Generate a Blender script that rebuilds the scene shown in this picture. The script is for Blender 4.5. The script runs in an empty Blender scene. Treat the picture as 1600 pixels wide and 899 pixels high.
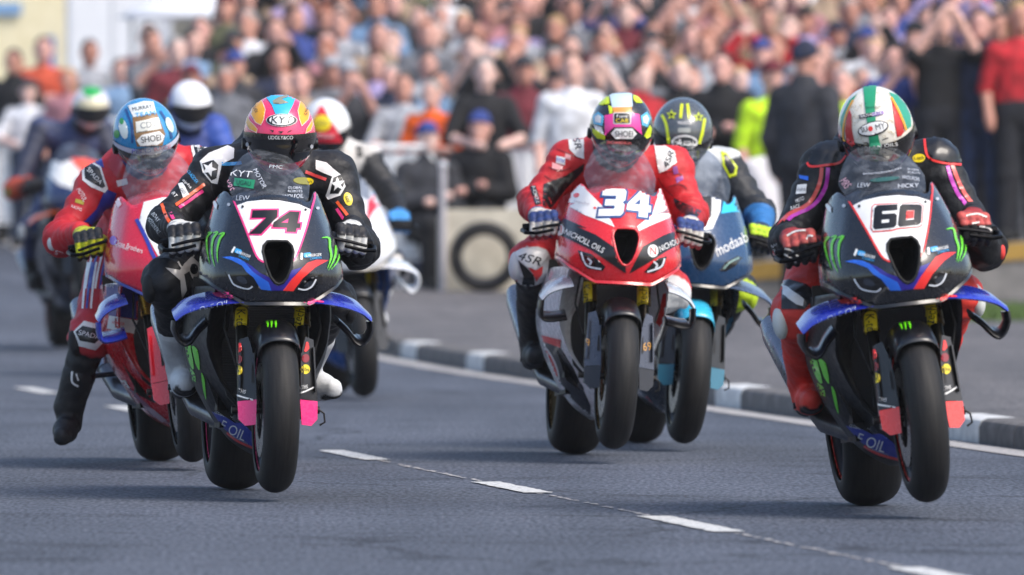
import bpy, bmesh, math, random
import numpy as np
from mathutils import Vector, Matrix
from mathutils.bvhtree import BVHTree
from mathutils.geometry import delaunay_2d_cdt

random.seed(7)
rng = np.random.default_rng(7)
SC = bpy.context.scene
COL = SC.collection

# ------------------------------------------------------------------ camera
F = 16812.0            # focal length in pixels of the 1600 px wide photograph
CAMZ, HOR = 1.05, 300.0
cam = bpy.data.cameras.new('camera')
cam.sensor_width = 36.0
cam.lens = F / 1600 * 36
cam.shift_y = -(449.5 - HOR) / 1600
cam.clip_start, cam.clip_end = 1.0, 2000
cam.dof.use_dof = True
cam.dof.focus_distance = 38.0
cam.dof.aperture_fstop = 5.4
camo = bpy.data.objects.new('camera', cam)
camo.location = (0, 0, CAMZ)
camo.rotation_euler = (math.radians(90), 0, 0)
COL.objects.link(camo)
SC.camera = camo

# ------------------------------------------------------------------ sky, sun, exposure
SUN_EL, SUN_AZ = math.radians(50), math.radians(130)      # azimuth measured from +Y towards +X
wd = bpy.data.worlds.new('World')
SC.world = wd
wd.use_nodes = True
wn = wd.node_tree
wn.nodes.clear()
sky = wn.nodes.new('ShaderNodeTexSky')
sky.sky_type = 'NISHITA'
sky.sun_disc = False
sky.sun_elevation = SUN_EL
sky.sun_rotation = SUN_AZ
sky.air_density, sky.dust_density, sky.ozone_density = 1.0, 3.0, 1.0
bg = wn.nodes.new('ShaderNodeBackground')
bg.inputs['Strength'].default_value = 0.15
wo = wn.nodes.new('ShaderNodeOutputWorld')
wn.links.new(sky.outputs[0], bg.inputs[0])
wn.links.new(bg.outputs[0], wo.inputs[0])
sl = bpy.data.lights.new('sun', 'SUN')
sl.energy = 1.45
sl.angle = math.radians(27)
sl.color = (1.0, 0.95, 0.88)
so = bpy.data.objects.new('sun', sl)
so.rotation_euler = Vector((math.sin(SUN_AZ) * math.cos(SUN_EL), math.cos(SUN_AZ) * math.cos(SUN_EL), math.sin(SUN_EL))).to_track_quat('Z', 'Y').to_euler()
COL.objects.link(so)
SC.view_settings.view_transform = 'Standard'
SC.view_settings.look = 'None'
SC.view_settings.gamma = 1.0
SC.view_settings.use_curve_mapping = False
SC.view_settings.exposure = 0.76
SC.cycles.max_bounces = 6
SC.cycles.transparent_max_bounces = 12
SC.cycles.caustics_reflective = SC.cycles.caustics_refractive = False

# ------------------------------------------------------------------ materials
def lin(c):
    if isinstance(c, str):
        c = c.lstrip('#')
        c = [int(c[i:i + 2], 16) / 255 for i in (0, 2, 4)]
    return tuple(x / 12.92 if x <= .04045 else ((x + .055) / 1.055) ** 2.4 for x in c)

def new_mat(name):
    m = bpy.data.materials.new(name)
    m.use_nodes = True
    nt = m.node_tree
    return m, nt, nt.nodes['Principled BSDF']

def noise(nt, scale, detail=4, coord='Object', vec=None):
    n = nt.nodes.new('ShaderNodeTexNoise')
    n.inputs['Scale'].default_value = scale
    n.inputs['Detail'].default_value = detail
    if vec is None:
        tc = nt.nodes.new('ShaderNodeTexCoord')
        vec = tc.outputs[coord]
    nt.links.new(vec, n.inputs['Vector'])
    return n

def ramp(nt, src, p0, c0, p1, c1):
    r = nt.nodes.new('ShaderNodeValToRGB')
    r.color_ramp.elements[0].position = p0
    r.color_ramp.elements[0].color = (*c0, 1) if len(c0) == 3 else c0
    r.color_ramp.elements[1].position = p1
    r.color_ramp.elements[1].color = (*c1, 1) if len(c1) == 3 else c1
    nt.links.new(src, r.inputs[0])
    return r

def bump(nt, src, bsdf, strength, dist):
    b = nt.nodes.new('ShaderNodeBump')
    b.inputs['Strength'].default_value = strength
    b.inputs['Distance'].default_value = dist
    nt.links.new(src, b.inputs['Height'])
    nt.links.new(b.outputs[0], bsdf.inputs['Normal'])

_mats = {}
def paint(c, rough=.3, metal=0.0, coat=.6, wear=.25, bmp=0, bscale=30, attr=False, objcol=False, key=''):
    """general surface: colour c (sRGB hex or linear tuple) with uneven gloss and light wear"""
    k = (str(c), rough, metal, coat, wear, bmp, bscale, attr, objcol, key)
    if k in _mats:
        return _mats[k]
    m, nt, b = new_mat('surface')
    col = lin(c) if isinstance(c, str) else tuple(c)
    if attr:
        src = nt.nodes.new('ShaderNodeVertexColor'); src.layer_name = 'Col'; src = src.outputs['Color']
    elif objcol:
        src = nt.nodes.new('ShaderNodeObjectInfo').outputs['Color']
    else:
        rg = nt.nodes.new('ShaderNodeRGB'); rg.outputs[0].default_value = (*col, 1); src = rg.outputs[0]
    n = noise(nt, 14, 5)
    hs = nt.nodes.new('ShaderNodeHueSaturation')
    nt.links.new(src, hs.inputs['Color'])
    mr = nt.nodes.new('ShaderNodeMapRange')
    mr.inputs[1].default_value, mr.inputs[2].default_value = .3, .75
    mr.inputs[3].default_value, mr.inputs[4].default_value = 1 - wear * .6, 1 + wear * .4
    nt.links.new(n.outputs[0], mr.inputs[0])
    nt.links.new(mr.outputs[0], hs.inputs['Value'])
    nt.links.new(hs.outputs[0], b.inputs['Base Color'])
    rr = nt.nodes.new('ShaderNodeMapRange')
    rr.inputs[1].default_value, rr.inputs[2].default_value = .35, .7
    rr.inputs[3].default_value, rr.inputs[4].default_value = max(.03, rough - .06), min(1, rough + .09)
    n2 = noise(nt, 45, 4)
    nt.links.new(n2.outputs[0], rr.inputs[0])
    nt.links.new(rr.outputs[0], b.inputs['Roughness'])
    b.inputs['Metallic'].default_value = metal
    b.inputs['Coat Weight'].default_value = coat
    b.inputs['Coat Roughness'].default_value = .06
    if bmp:
        bump(nt, noise(nt, bscale, 6).outputs[0], b, bmp, .01)
    _mats[k] = m
    return m

def gloss(c): return paint(c, .26, 0, .7, .08)
def sticker(c): return paint(c, .38, 0, .35, .15)
def matte(c): return paint(c, .7, 0, 0, .25)
def metal(c, r=.35): return paint(c, r, .9, 0, .25)
def leather(): return paint((0, 0, 0), .58, 0, .0, .35, .55, 34, attr=True)

def make_glass(tint=(.80, .84, .88), name='clear_screen', refl=.9):
    m = bpy.data.materials.new(name); m.use_nodes = True
    nt = m.node_tree; nt.nodes.clear()
    o = nt.nodes.new('ShaderNodeOutputMaterial')
    t = nt.nodes.new('ShaderNodeBsdfTransparent'); t.inputs[0].default_value = (*tint, 1)
    g = nt.nodes.new('ShaderNodeBsdfGlossy'); g.inputs['Roughness'].default_value = .06
    d = nt.nodes.new('ShaderNodeBsdfDiffuse'); d.inputs[0].default_value = (.5, .53, .58, 1)
    fr = nt.nodes.new('ShaderNodeFresnel'); fr.inputs[0].default_value = 1.5
    mx = nt.nodes.new('ShaderNodeMixShader'); mx2 = nt.nodes.new('ShaderNodeMixShader')
    n = noise(nt, 26, 6)
    r = ramp(nt, n.outputs[0], .45, (.05,) * 3, .8, (.26,) * 3)      # dust and flies on the screen
    nt.links.new(r.outputs[0], mx2.inputs[0])
    nt.links.new(t.outputs[0], mx2.inputs[1]); nt.links.new(d.outputs[0], mx2.inputs[2])
    mm = nt.nodes.new('ShaderNodeMath'); mm.operation = 'MULTIPLY'; mm.inputs[1].default_value = refl
    nt.links.new(fr.outputs[0], mm.inputs[0])
    nt.links.new(mm.outputs[0], mx.inputs[0])
    nt.links.new(mx2.outputs[0], mx.inputs[1]); nt.links.new(g.outputs[0], mx.inputs[2])
    nt.links.new(mx.outputs[0], o.inputs[0])
    return m
GLASS = make_glass()
GLASS_DARK = make_glass((.42, .46, .54), 'smoked_screen')

# ------------------------------------------------------------------ mesh helpers
def link(o, parent=None):
    COL.objects.link(o)
    if parent is not None:
        o.parent = parent
    return o

def mesh(name, v, f, smooth=True, col=None):
    me = bpy.data.meshes.new(name)
    me.from_pydata([tuple(p) for p in v], [], [tuple(int(i) for i in q) for q in f])
    if smooth:
        me.shade_smooth()
    if col is not None:
        a = me.attributes.new('Col', 'FLOAT_COLOR', 'POINT')
        c = np.ones((len(v), 4), np.float32); c[:, :3] = col
        a.data.foreach_set('color', c.ravel())
    me.materials.append(None)
    return me

def ob(name, me, m, parent=None, color=None):
    o = bpy.data.objects.new(name, me)
    link(o, parent)
    o.material_slots[0].link = 'OBJECT'
    o.material_slots[0].material = m
    if color is not None:
        o.color = (*color, 1)
    return o

def tag(o, label, cat, group=None, kind=None):
    o['label'] = label
    if cat: o['category'] = cat
    if group: o['group'] = group
    if kind: o['kind'] = kind
    return o

def empty(name, M):
    o = bpy.data.objects.new(name, None)
    o.empty_display_size = .1
    o.matrix_world = M
    return link(o)

class MB:
    """collects vertices and faces of one piece"""
    def __init__(s): s.v = []; s.f = []
    def add(s, v, f):
        n = len(s.v); s.v += [tuple(p) for p in v]; s.f += [tuple(i + n for i in q) for q in f]; return s
    def grid(s, rows, closed_u=False, closed_v=False, flip=False):
        R, C = len(rows), len(rows[0]); n = len(s.v)
        for r in rows: s.v += [tuple(p) for p in r]
        for i in range(R if closed_v else R - 1):
            for j in range(C if closed_u else C - 1):
                q = (n + i * C + j, n + i * C + (j + 1) % C, n + ((i + 1) % R) * C + (j + 1) % C, n + ((i + 1) % R) * C + j)
                s.f.append(q[::-1] if flip else q)
        return s
    def box(s, c, d, R=None):
        c = Vector(c); v = []
        for i in range(8):
            p = Vector(((i & 1) - .5, (i >> 1 & 1) - .5, (i >> 2 & 1) - .5)) * Vector(d).xyz if False else Vector((((i & 1) - .5) * d[0], ((i >> 1 & 1) - .5) * d[1], ((i >> 2 & 1) - .5) * d[2]))
            v.append(c + (R @ p if R is not None else p))
        return s.add(v, [(0, 2, 3, 1), (4, 5, 7, 6), (0, 1, 5, 4), (2, 6, 7, 3), (0, 4, 6, 2), (1, 3, 7, 5)])
    def tube(s, path, r, n=10, cap=True):
        path = [Vector(p) for p in path]; k = len(path)
        rr = r if isinstance(r, (list, tuple)) else [r] * k
        rows = []; up = None
        for i, p in enumerate(path):
            t = (path[min(i + 1, k - 1)] - path[max(i - 1, 0)]).normalized()
            if up is None:
                up = t.orthogonal().normalized()
            up = (up - t * up.dot(t)).normalized(); b = t.cross(up)
            rows.append([p + (up * math.cos(a) + b * math.sin(a)) * rr[i] for a in (2 * math.pi * j / n for j in range(n))])
        n0 = len(s.v); s.grid(rows, closed_u=True)
        if cap:
            s.f.append(tuple(n0 + j for j in range(n))[::-1]); s.f.append(tuple(n0 + (k - 1) * n + j for j in range(n)))
        return s
    def lathe(s, prof, c, n=48):
        """revolve (x, r) profile about the X axis through c"""
        rows = [[(c[0] + x, c[1] + r * math.cos(a), c[2] + r * math.sin(a)) for a in (2 * math.pi * j / n for j in range(n))] for x, r in prof]
        return s.grid(rows, closed_u=True)
    def prism(s, poly, fn0, fn1):
        n = len(poly); a = [fn0(*p) for p in poly]; b = [fn1(*p) for p in poly]
        return s.add(a + b, [tuple(range(n))[::-1], tuple(range(n, 2 * n))] + [(i, (i + 1) % n, n + (i + 1) % n, n + i) for i in range(n)])
    def me(s, name, smooth=True, fix=False):
        m = mesh(name, s.v, s.f, smooth)
        if fix:
            bm = bmesh.new(); bm.from_mesh(m); bmesh.ops.recalc_face_normals(bm, faces=bm.faces); bm.to_mesh(m); bm.free()
            if smooth: m.shade_smooth()
        return m

def sharp(me, deg=40):
    me.set_sharp_from_angle(angle=math.radians(deg)); return me

def solid(m, name, deg=35): return sharp(m.me(name, True, True), deg)

def inside(pts, loops):
    """even-odd test of pts (N,2) against closed loops"""
    r = np.zeros(len(pts), bool)
    for L in loops:
        L = np.asarray(L); A, B = L, np.roll(L, -1, 0)
        x, y = pts[:, 0][:, None], pts[:, 1][:, None]
        dy = B[:, 1] - A[:, 1]; dy = np.where(np.abs(dy) < 1e-12, 1e-12, dy)
        c = ((A[:, 1] > y) != (B[:, 1] > y)) & (x < (B[:, 0] - A[:, 0]) * (y - A[:, 1]) / dy + A[:, 0])
        r ^= (c.sum(1) % 2).astype(bool)
    return r

def cdt(loops, sp):
    """fine triangulation of the area enclosed by loops (even-odd)"""
    V, E = [], []
    for L in loops:
        L = np.asarray(L, float); P = []
        for a, b in zip(L, np.roll(L, -1, 0)):
            k = max(1, int(np.ceil(np.linalg.norm(b - a) / sp)))
            P += [a + (b - a) * t / k for t in range(k)]
        n = len(V); V += P; E += [(n + i, n + (i + 1) % len(P)) for i in range(len(P))]
    V = np.array(V)
    lo, hi = V.min(0), V.max(0)
    gx, gy = np.arange(lo[0] + sp * .5, hi[0], sp), np.arange(lo[1] + sp * .5, hi[1], sp)
    if len(gx) and len(gy):
        G = np.stack(np.meshgrid(gx, gy), -1).reshape(-1, 2)
        G[:, 0] += np.where((np.round((G[:, 1] - lo[1]) / sp) % 2) > 0, sp * .25, -sp * .25)
        G = G[inside(G, loops)]
        if len(G):
            d = np.min(np.linalg.norm(G[:, None] - V[None], axis=2), axis=1) if len(G) * len(V) < 4e6 else np.full(len(G), 9e9)
            G = G[d > sp * .45]
            V = np.vstack([V, G]) if len(G) else V
    vo, _, fo, *_ = delaunay_2d_cdt([Vector(p) for p in V], E, [], 0, 1e-7)
    vo = np.array([(p.x, p.y) for p in vo]); fo = np.array([f for f in fo if len(f) == 3])
    keep = inside(vo[fo].mean(1), loops)
    return vo, fo[keep]

# ------------------------------------------------------------------ smooth bodies from distance fields
def seg(a, b, r1, r2, sq=None):
    a, b = np.array(a, float), np.array(b, float); ab = b - a; L2 = max(ab @ ab, 1e-12)
    q = None if sq is None else np.array(sq, float)
    def d(P):
        t = np.clip(((P - a) @ ab) / L2, 0, 1)
        D = P - (a + t[:, None] * ab)
        if q is not None: D = D / q
        return np.sqrt((D * D).sum(1)) - (r1 + (r2 - r1) * t)
    d.lo = np.minimum(a, b) - max(r1, r2) * (1.3 if q is None else 1.3 * q.max()); d.hi = np.maximum(a, b) + max(r1, r2) * (1.3 if q is None else 1.3 * q.max())
    return d

def smin(ds, k):
    r = ds[0]
    for d in ds[1:]:
        h = np.clip(.5 + .5 * (d - r) / k, 0, 1)
        r = d * (1 - h) + r * h - k * h * (1 - h)
    return r

def field(prims, k): return lambda P: smin([p(P) for p in prims], k)

def surface(fn, lo, hi, h, steps=2):
    """surface nets of fn = 0"""
    lo = np.array(lo, float); n = np.maximum(4, np.ceil((np.array(hi) - lo) / h).astype(int) + 1)
    ax = [lo[i] + h * np.arange(n[i]) for i in range(3)]
    G = np.stack(np.meshgrid(*ax, indexing='ij'), -1).reshape(-1, 3)
    D = np.concatenate([fn(G[i:i + 200000]) for i in range(0, len(G), 200000)]).reshape(n)
    S = D < 0
    acc = np.zeros((*(n - 1), 3)); cnt = np.zeros(n - 1)
    sl = [slice(None), slice(None), slice(None)]
    crosses = []
    for a in range(3):
        i0, i1 = list(sl), list(sl); i0[a] = slice(0, -1); i1[a] = slice(1, None)
        d0, d1 = D[tuple(i0)], D[tuple(i1)]; c = (d0 < 0) != (d1 < 0)
        idx = np.argwhere(c)
        t = d0[c] / (d0[c] - d1[c])
        p = idx.astype(float); p[:, a] += t
        crosses.append((idx, S[tuple(i0)][c]))
        o1, o2 = [x for x in range(3) if x != a]
        for u in (0, 1):
            for v in (0, 1):
                q = idx.copy(); q[:, o1] -= u; q[:, o2] -= v
                ok = (q >= 0).all(1) & (q < n - 1).all(1)
                np.add.at(acc, tuple(q[ok].T), p[ok]); np.add.at(cnt, tuple(q[ok].T), 1)
    act = cnt > 0
    vid = -np.ones(n - 1, int); vid[act] = np.arange(act.sum())
    V = lo + h * acc[act] / cnt[act][:, None]
    Fs = []
    for a in range(3):
        idx, s0 = crosses[a]
        o1, o2 = [(1, 2), (2, 0), (0, 1)][a]
        q = []
        for u, v in ((0, 0), (1, 0), (1, 1), (0, 1)):
            w = idx.copy(); w[:, o1] -= u; w[:, o2] -= v; q.append(w)
        ok = np.all([(w >= 0).all(1) & (w < n - 1).all(1) for w in q], axis=0)
        quad = np.stack([vid[tuple(w[ok].T)] for w in q], 1)
        s = s0[ok]
        quad[~s] = quad[~s][:, ::-1]
        Fs.append(quad)
    for _ in range(steps):
        e = h * .15; d = fn(V)
        g = np.stack([(fn(V + np.eye(3)[i] * e) - d) / e for i in range(3)], 1)
        L = np.maximum((g * g).sum(1, keepdims=True), .3)
        V = V - np.clip(d, -h, h)[:, None] * g / L * .9
    return V, np.vstack(Fs)

def body(prims, k, h, warp=None):
    fn0 = field(prims, k)
    fn = fn0 if warp is None else (lambda P: fn0(P) + warp(P))
    lo = np.min([p.lo for p in prims], 0) - .02; hi = np.max([p.hi for p in prims], 0) + .02
    return surface(fn, lo, hi, h)

# ------------------------------------------------------------------ lettering outlines
_txt = {}
def text_loops(s, bold=0.0):
    k = (s, bold)
    if k in _txt: return _txt[k]
    c = bpy.data.curves.new('lettering', 'FONT'); c.body = s; c.fill_mode = 'NONE'; c.offset = bold; c.resolution_u = 4
    o = bpy.data.objects.new('lettering', c); COL.objects.link(o)
    dg = bpy.context.evaluated_depsgraph_get()
    me = o.evaluated_get(dg).to_mesh()
    P = np.array([v.co[:2] for v in me.vertices]); adj = {}
    for e in me.edges:
        a, b = e.vertices; adj.setdefault(a, []).append(b); adj.setdefault(b, []).append(a)
    loops, seen = [], set()
    for st in adj:
        if st in seen: continue
        L, prev, cur = [], None, st
        while cur not in seen:
            seen.add(cur); L.append(cur)
            nx = [q for q in adj[cur] if q != prev]
            if not nx: break
            prev, cur = cur, nx[0]
        if len(L) > 2:
            q = P[L]; keep = np.linalg.norm(q - np.roll(q, 1, 0), axis=1) > 1e-4
            loops.append(q[keep])
    o.evaluated_get(dg).to_mesh_clear()
    bpy.data.objects.remove(o); bpy.data.curves.remove(c)
    A = np.vstack(loops); lo, hi = A.min(0), A.max(0)
    loops = [(L - lo) / (hi - lo) * 2 - 1 for L in loops]
    _txt[k] = loops
    return loops

def place(loops, cx, cy, w, h, rot=0, shear=0, arc=0):
    """unit loops (-1..1, y up) to picture-like axes (y down)"""
    r = math.radians(rot); R = []
    for L in loops:
        x = L[:, 0] * w / 2 + L[:, 1] * shear * h / 2
        y = -L[:, 1] * h / 2 + arc * (L[:, 0] ** 2)
        R.append(np.stack([cx + x * math.cos(r) - y * math.sin(r), cy + x * math.sin(r) + y * math.cos(r)], 1))
    return R

def stroke(pts, w):
    """closed outline of a polyline with width(s)"""
    P = np.array(pts, float)[:, :2]; n = len(P)
    w = np.array([p[2] for p in pts], float) if len(pts[0]) > 2 else np.full(n, w, float)
    k = max(1, 24 // n); t = np.linspace(0, n - 1, (n - 1) * k + 1)     # catmull-rom
    Q = []
    for u in t:
        i = min(int(u), n - 2); f = u - i
        p0, p1, p2, p3 = P[max(i - 1, 0)], P[i], P[i + 1], P[min(i + 2, n - 1)]
        Q.append(.5 * (2 * p1 + (p2 - p0) * f + (2 * p0 - 5 * p1 + 4 * p2 - p3) * f * f + (3 * p1 - p0 - 3 * p2 + p3) * f ** 3))
    Q = np.array(Q); ww = np.interp(t, np.arange(n), w)
    T = np.gradient(Q, axis=0); T /= np.maximum(np.linalg.norm(T, axis=1, keepdims=True), 1e-9)
    N = np.stack([-T[:, 1], T[:, 0]], 1) * ww[:, None] / 2
    return np.vstack([Q + N, (Q - N)[::-1]])

def ellipse(cx, cy, rx, ry, rot=0, n=28):
    a = np.linspace(0, 2 * np.pi, n, endpoint=False); r = math.radians(rot)
    x, y = rx * np.cos(a), ry * np.sin(a)
    return np.stack([cx + x * math.cos(r) - y * math.sin(r), cy + x * math.sin(r) + y * math.cos(r)], 1)

def rrect(cx, cy, w, h, rad, rot=0):
    P = []
    for sx, sy, a0 in ((1, 1, 0), (-1, 1, 90), (-1, -1, 180), (1, -1, 270)):
        for k in range(5):
            a = math.radians(a0 + k * 22.5); P.append((sx * (w / 2 - rad) + rad * math.cos(a), sy * (h / 2 - rad) + rad * math.sin(a)))
    P = np.array(P); r = math.radians(rot)
    return np.stack([cx + P[:, 0] * math.cos(r) - P[:, 1] * math.sin(r), cy + P[:, 0] * math.sin(r) + P[:, 1] * math.cos(r)], 1)

# ------------------------------------------------------------------ stickers: outlines laid onto a curved surface
class Skin:
    """a surface that stickers are laid on (all in the thing's own axes)"""
    def __init__(s, V, Fc, M):
        s.bvh = BVHTree.FromPolygons([Vector(p) for p in V], [tuple(int(i) for i in f) for f in Fc])
        s.M, s.Mi = M, M.inverted()
        s.org = s.Mi @ Vector((0, 0, CAMZ))
    def ray(s, px, py, off):
        d = (s.Mi.to_3x3() @ Vector(((px - 800) / F, 1, (HOR - py) / F))).normalized()
        h, n, i, t = s.bvh.ray_cast(s.org, d)
        if h is None: return None
        if n.dot(d) > 0: n = -n
        return h + n * off
def skin_of(parts, M):
    V, Fc = [], []
    for v, f in parts:
        n = len(V); V += list(v); Fc += [tuple(int(i) + n for i in q) for q in f]
    return Skin(V, Fc, M)

def decal_mesh(skin, loops, fr=(0, 0, 1), layer=1, sp=4.0, jump=.05):
    """fr = (x0, y0, scale): picture-plane frame the outline was drawn in"""
    L = [np.asarray(l, float) / fr[2] + np.array(fr[:2]) for l in loops]
    vo, fo = cdt(L, sp)
    P = [skin.ray(x, y, .0012 + .0011 * layer) for x, y in vo]
    F2 = []
    for f in fo:
        q = [P[i] for i in f]
        if any(p is None for p in q): continue
        if max((q[0] - q[1]).length, (q[1] - q[2]).length, (q[2] - q[0]).length) > jump: continue
        F2.append(tuple(f))
    if len(loops) == 1 and F2:                     # one outline stays one piece: keep its largest island
        par = {}
        def find(q):
            while par.setdefault(q, q) != q: par[q] = par[par[q]]; q = par[q]
            return q
        for f in F2:
            par[find(f[0])] = find(f[1]); par[find(f[1])] = find(f[2])
        cnt = {}
        for f in F2: cnt[find(f[0])] = cnt.get(find(f[0]), 0) + 1
        best = max(cnt, key=cnt.get); F2 = [f for f in F2 if find(f[0]) == best]
    used = sorted({i for f in F2 for i in f}); m = {i: k for k, i in enumerate(used)}
    return [P[i] for i in used], [tuple(m[i] for i in f) for f in F2]

def decal(name, skin, loops, m, parent, fr=(0, 0, 1), layer=1, sp=4.0, label=None, cache=None):
    if cache is not None and cache in _dec:
        me = _dec[cache]
    else:
        v, f = decal_mesh(skin, loops, fr, layer, sp)
        if not f: return None
        me = mesh(name, v, f)
        if cache is not None: _dec[cache] = me
    o = ob(name, me, m, parent)
    if label: o['label'] = label
    return o
_dec = {}
def sticker_text(name, skin, s, cx, cy, w, h, m, parent, fr=(0, 0, 1), rot=0, shear=0, bold=0, layer=2, arc=0, sp=6.0, cache=None):
    return decal(name, skin, place(text_loops(s, bold), cx, cy, w * fr[2] if False else w, h, rot, shear, arc), m, parent, fr, layer, sp, None, cache)
# ================================================================== the place: road, kerb, pavement
def gz(y):
    d = np.maximum(0, np.asarray(y, float) - 60)
    return .0004 * d * d * (d < 40) + (d >= 40) * (.0004 * 1600 + (d - 40) * .03)
def kerb_x(y): return 7.338 - .12 * y                    # road edge, running away to the left
def dash_x(y): return .455 - .1345 * (y - 34.75)

def make_asphalt(name, dark, light, tint, patch=.25):
    m, nt, b = new_mat(name)
    tc = nt.nodes.new('ShaderNodeTexCoord')
    mg = nt.nodes.new('ShaderNodeMapping'); mg.inputs['Scale'].default_value = (1, .16, 1); mg.inputs['Rotation'].default_value = (0, 0, math.radians(-7.4)); nt.links.new(tc.outputs['Object'], mg.inputs[0])
    n1 = noise(nt, 60, 8, vec=mg.outputs[0]); n2 = noise(nt, .45, 5)
    vo = nt.nodes.new('ShaderNodeTexVoronoi'); vo.inputs['Scale'].default_value = 70
    nt.links.new(tc.outputs['Object'], vo.inputs['Vector'])
    r = ramp(nt, n1.outputs[0], .42, dark, .60, light)
    mp = nt.nodes.new('ShaderNodeMapping'); mp.inputs['Rotation'].default_value = (0, 0, math.radians(-7.4)); mp.inputs['Scale'].default_value = (1.1, .05, 1)
    nt.links.new(tc.outputs['Object'], mp.inputs[0])
    n3 = noise(nt, 1.6, 4, vec=mp.outputs[0])                     # tyre-polished lanes
    mx = nt.nodes.new('ShaderNodeMix'); mx.data_type = 'RGBA'; mx.blend_type = 'MULTIPLY'
    mr = ramp(nt, n2.outputs[0], .3, (1 - patch,) * 3, .75, (1 + patch * .3,) * 3)
    mx.inputs[0].default_value = 1
    nt.links.new(r.outputs[0], mx.inputs[6]); nt.links.new(mr.outputs[0], mx.inputs[7])
    mx2 = nt.nodes.new('ShaderNodeMix'); mx2.data_type = 'RGBA'; mx2.blend_type = 'MULTIPLY'; mx2.inputs[0].default_value = 1
    lr = ramp(nt, n3.outputs[0], .35, (.74, .75, .76), .7, (1.08, 1.07, 1.06))
    nt.links.new(mx.outputs[2], mx2.inputs[6]); nt.links.new(lr.outputs[0], mx2.inputs[7])
    # scattered pale chips
    cr = ramp(nt, vo.outputs['Distance'], .05, (1, 1, 1), .16, (0, 0, 0))
    n4 = noise(nt, 23, 2); cr2 = ramp(nt, n4.outputs[0], .58, (0, 0, 0), .66, (1, 1, 1))
    mm = nt.nodes.new('ShaderNodeMath'); mm.operation = 'MULTIPLY'
    nt.links.new(cr.outputs[0], mm.inputs[0]); nt.links.new(cr2.outputs[0], mm.inputs[1])
    mx3 = nt.nodes.new('ShaderNodeMix'); mx3.data_type = 'RGBA'
    nt.links.new(mm.outputs[0], mx3.inputs[0]); nt.links.new(mx2.outputs[2], mx3.inputs[6]); mx3.inputs[7].default_value = (*tint, 1)
    # hairline cracks, oil spots
    ve = nt.nodes.new('ShaderNodeTexVoronoi'); ve.feature = 'DISTANCE_TO_EDGE'; ve.inputs['Scale'].default_value = .38
    wn_ = noise(nt, 2.2, 4); wv = nt.nodes.new('ShaderNodeVectorMath'); wv.operation = 'MULTIPLY_ADD'; wv.inputs[1].default_value = (.5, .5, .5)
    nt.links.new(wn_.outputs['Color'], wv.inputs[0]); nt.links.new(tc.outputs['Object'], wv.inputs[2]); nt.links.new(wv.outputs[0], ve.inputs['Vector'])
    ce = ramp(nt, ve.outputs['Distance'], .002, (.45,) * 3, .010, (1,) * 3)
    os_ = ramp(nt, noise(nt, 1.1, 6).outputs[0], .30, (.62,) * 3, .42, (1,) * 3)
    m4 = nt.nodes.new('ShaderNodeMix'); m4.data_type = 'RGBA'; m4.blend_type = 'MULTIPLY'; m4.inputs[0].default_value = 1
    m5 = nt.nodes.new('ShaderNodeMix'); m5.data_type = 'RGBA'; m5.blend_type = 'MULTIPLY'; m5.inputs[0].default_value = 1
    nt.links.new(mx3.outputs[2], m4.inputs[6]); nt.links.new(ce.outputs[0], m4.inputs[7]); nt.links.new(m4.outputs[2], m5.inputs[6]); nt.links.new(os_.outputs[0], m5.inputs[7])
    nt.links.new(m5.outputs[2], b.inputs['Base Color'])
    b.inputs['Roughness'].default_value = .82
    b.inputs['Specular IOR Level'].default_value = .3
    bump(nt, n1.outputs[0], b, .8, .008)
    return m
ASPHALT = make_asphalt('road_asphalt', (.058, .067, .089), (.128, .144, .184), (.36, .37, .40))
PAVING = make_asphalt('pavement_asphalt', (.105, .099, .102), (.195, .184, .185), (.34, .33, .32), .18)

def sheet(name, ys, xl, xr, dz, m, nx=2, kind='structure'):
    rows = [[(xl(y) + (xr(y) - xl(y)) * i / (nx - 1), y, float(gz(y)) + dz) for i in range(nx)] for y in ys]
    o = ob(name, MB().grid(rows).me(name), m)
    o['kind'] = kind
    return o
YS = list(np.arange(2, 60, 6)) + list(np.arange(60, 130, 2)) + [150, 200, 300, 600]
road = sheet('road', YS, lambda y: -80 - y * .4, lambda y: max(float(kerb_x(y)) + .02, -60 - .3 * y), 0, ASPHALT)
PV = .105
pave = sheet('pavement', YS, lambda y: max(float(kerb_x(y)) + .15, -60 - .3 * y), lambda y: 80 + y * .4, PV, PAVING)
tag(road, 'blue grey asphalt road surface that the motorcycles race along', None)
tag(pave, 'grey brown asphalt pavement behind the kerb', None)

def make_road_paint(base, worn):
    m, nt, b = new_mat('road_paint')
    n = noise(nt, 60, 5); r = ramp(nt, n.outputs[0], .33, worn, .5, base)
    nt.links.new(r.outputs[0], b.inputs['Base Color']); b.inputs['Roughness'].default_value = .75
    bump(nt, noise(nt, 95, 3).outputs[0], b, .4, .005)
    return m
RPAINT = make_road_paint((.60, .60, .58), (.20, .21, .22))
LPAINT = make_road_paint((.42, .40, .38), (.16, .16, .17))
def ragged(x0, y0, x1, y1, w, n=26, rag=.0035):
    """painted bar with uneven edges"""
    d = Vector((x1 - x0, y1 - y0)); L = d.length; d /= L; nrm = Vector((-d.y, d.x)); a, b = [], []
    for i in range(n + 1):
        p = Vector((x0, y0)) + d * (L * i / n)
        q = p + nrm * (w / 2 + rng.normal(0, rag)); r = p - nrm * (w / 2 + rng.normal(0, rag))
        a.append((q.x, q.y, float(gz(q.y)) + .004)); b.append((r.x, r.y, float(gz(r.y)) + .004))
    return MB().grid([a, b])
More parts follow.
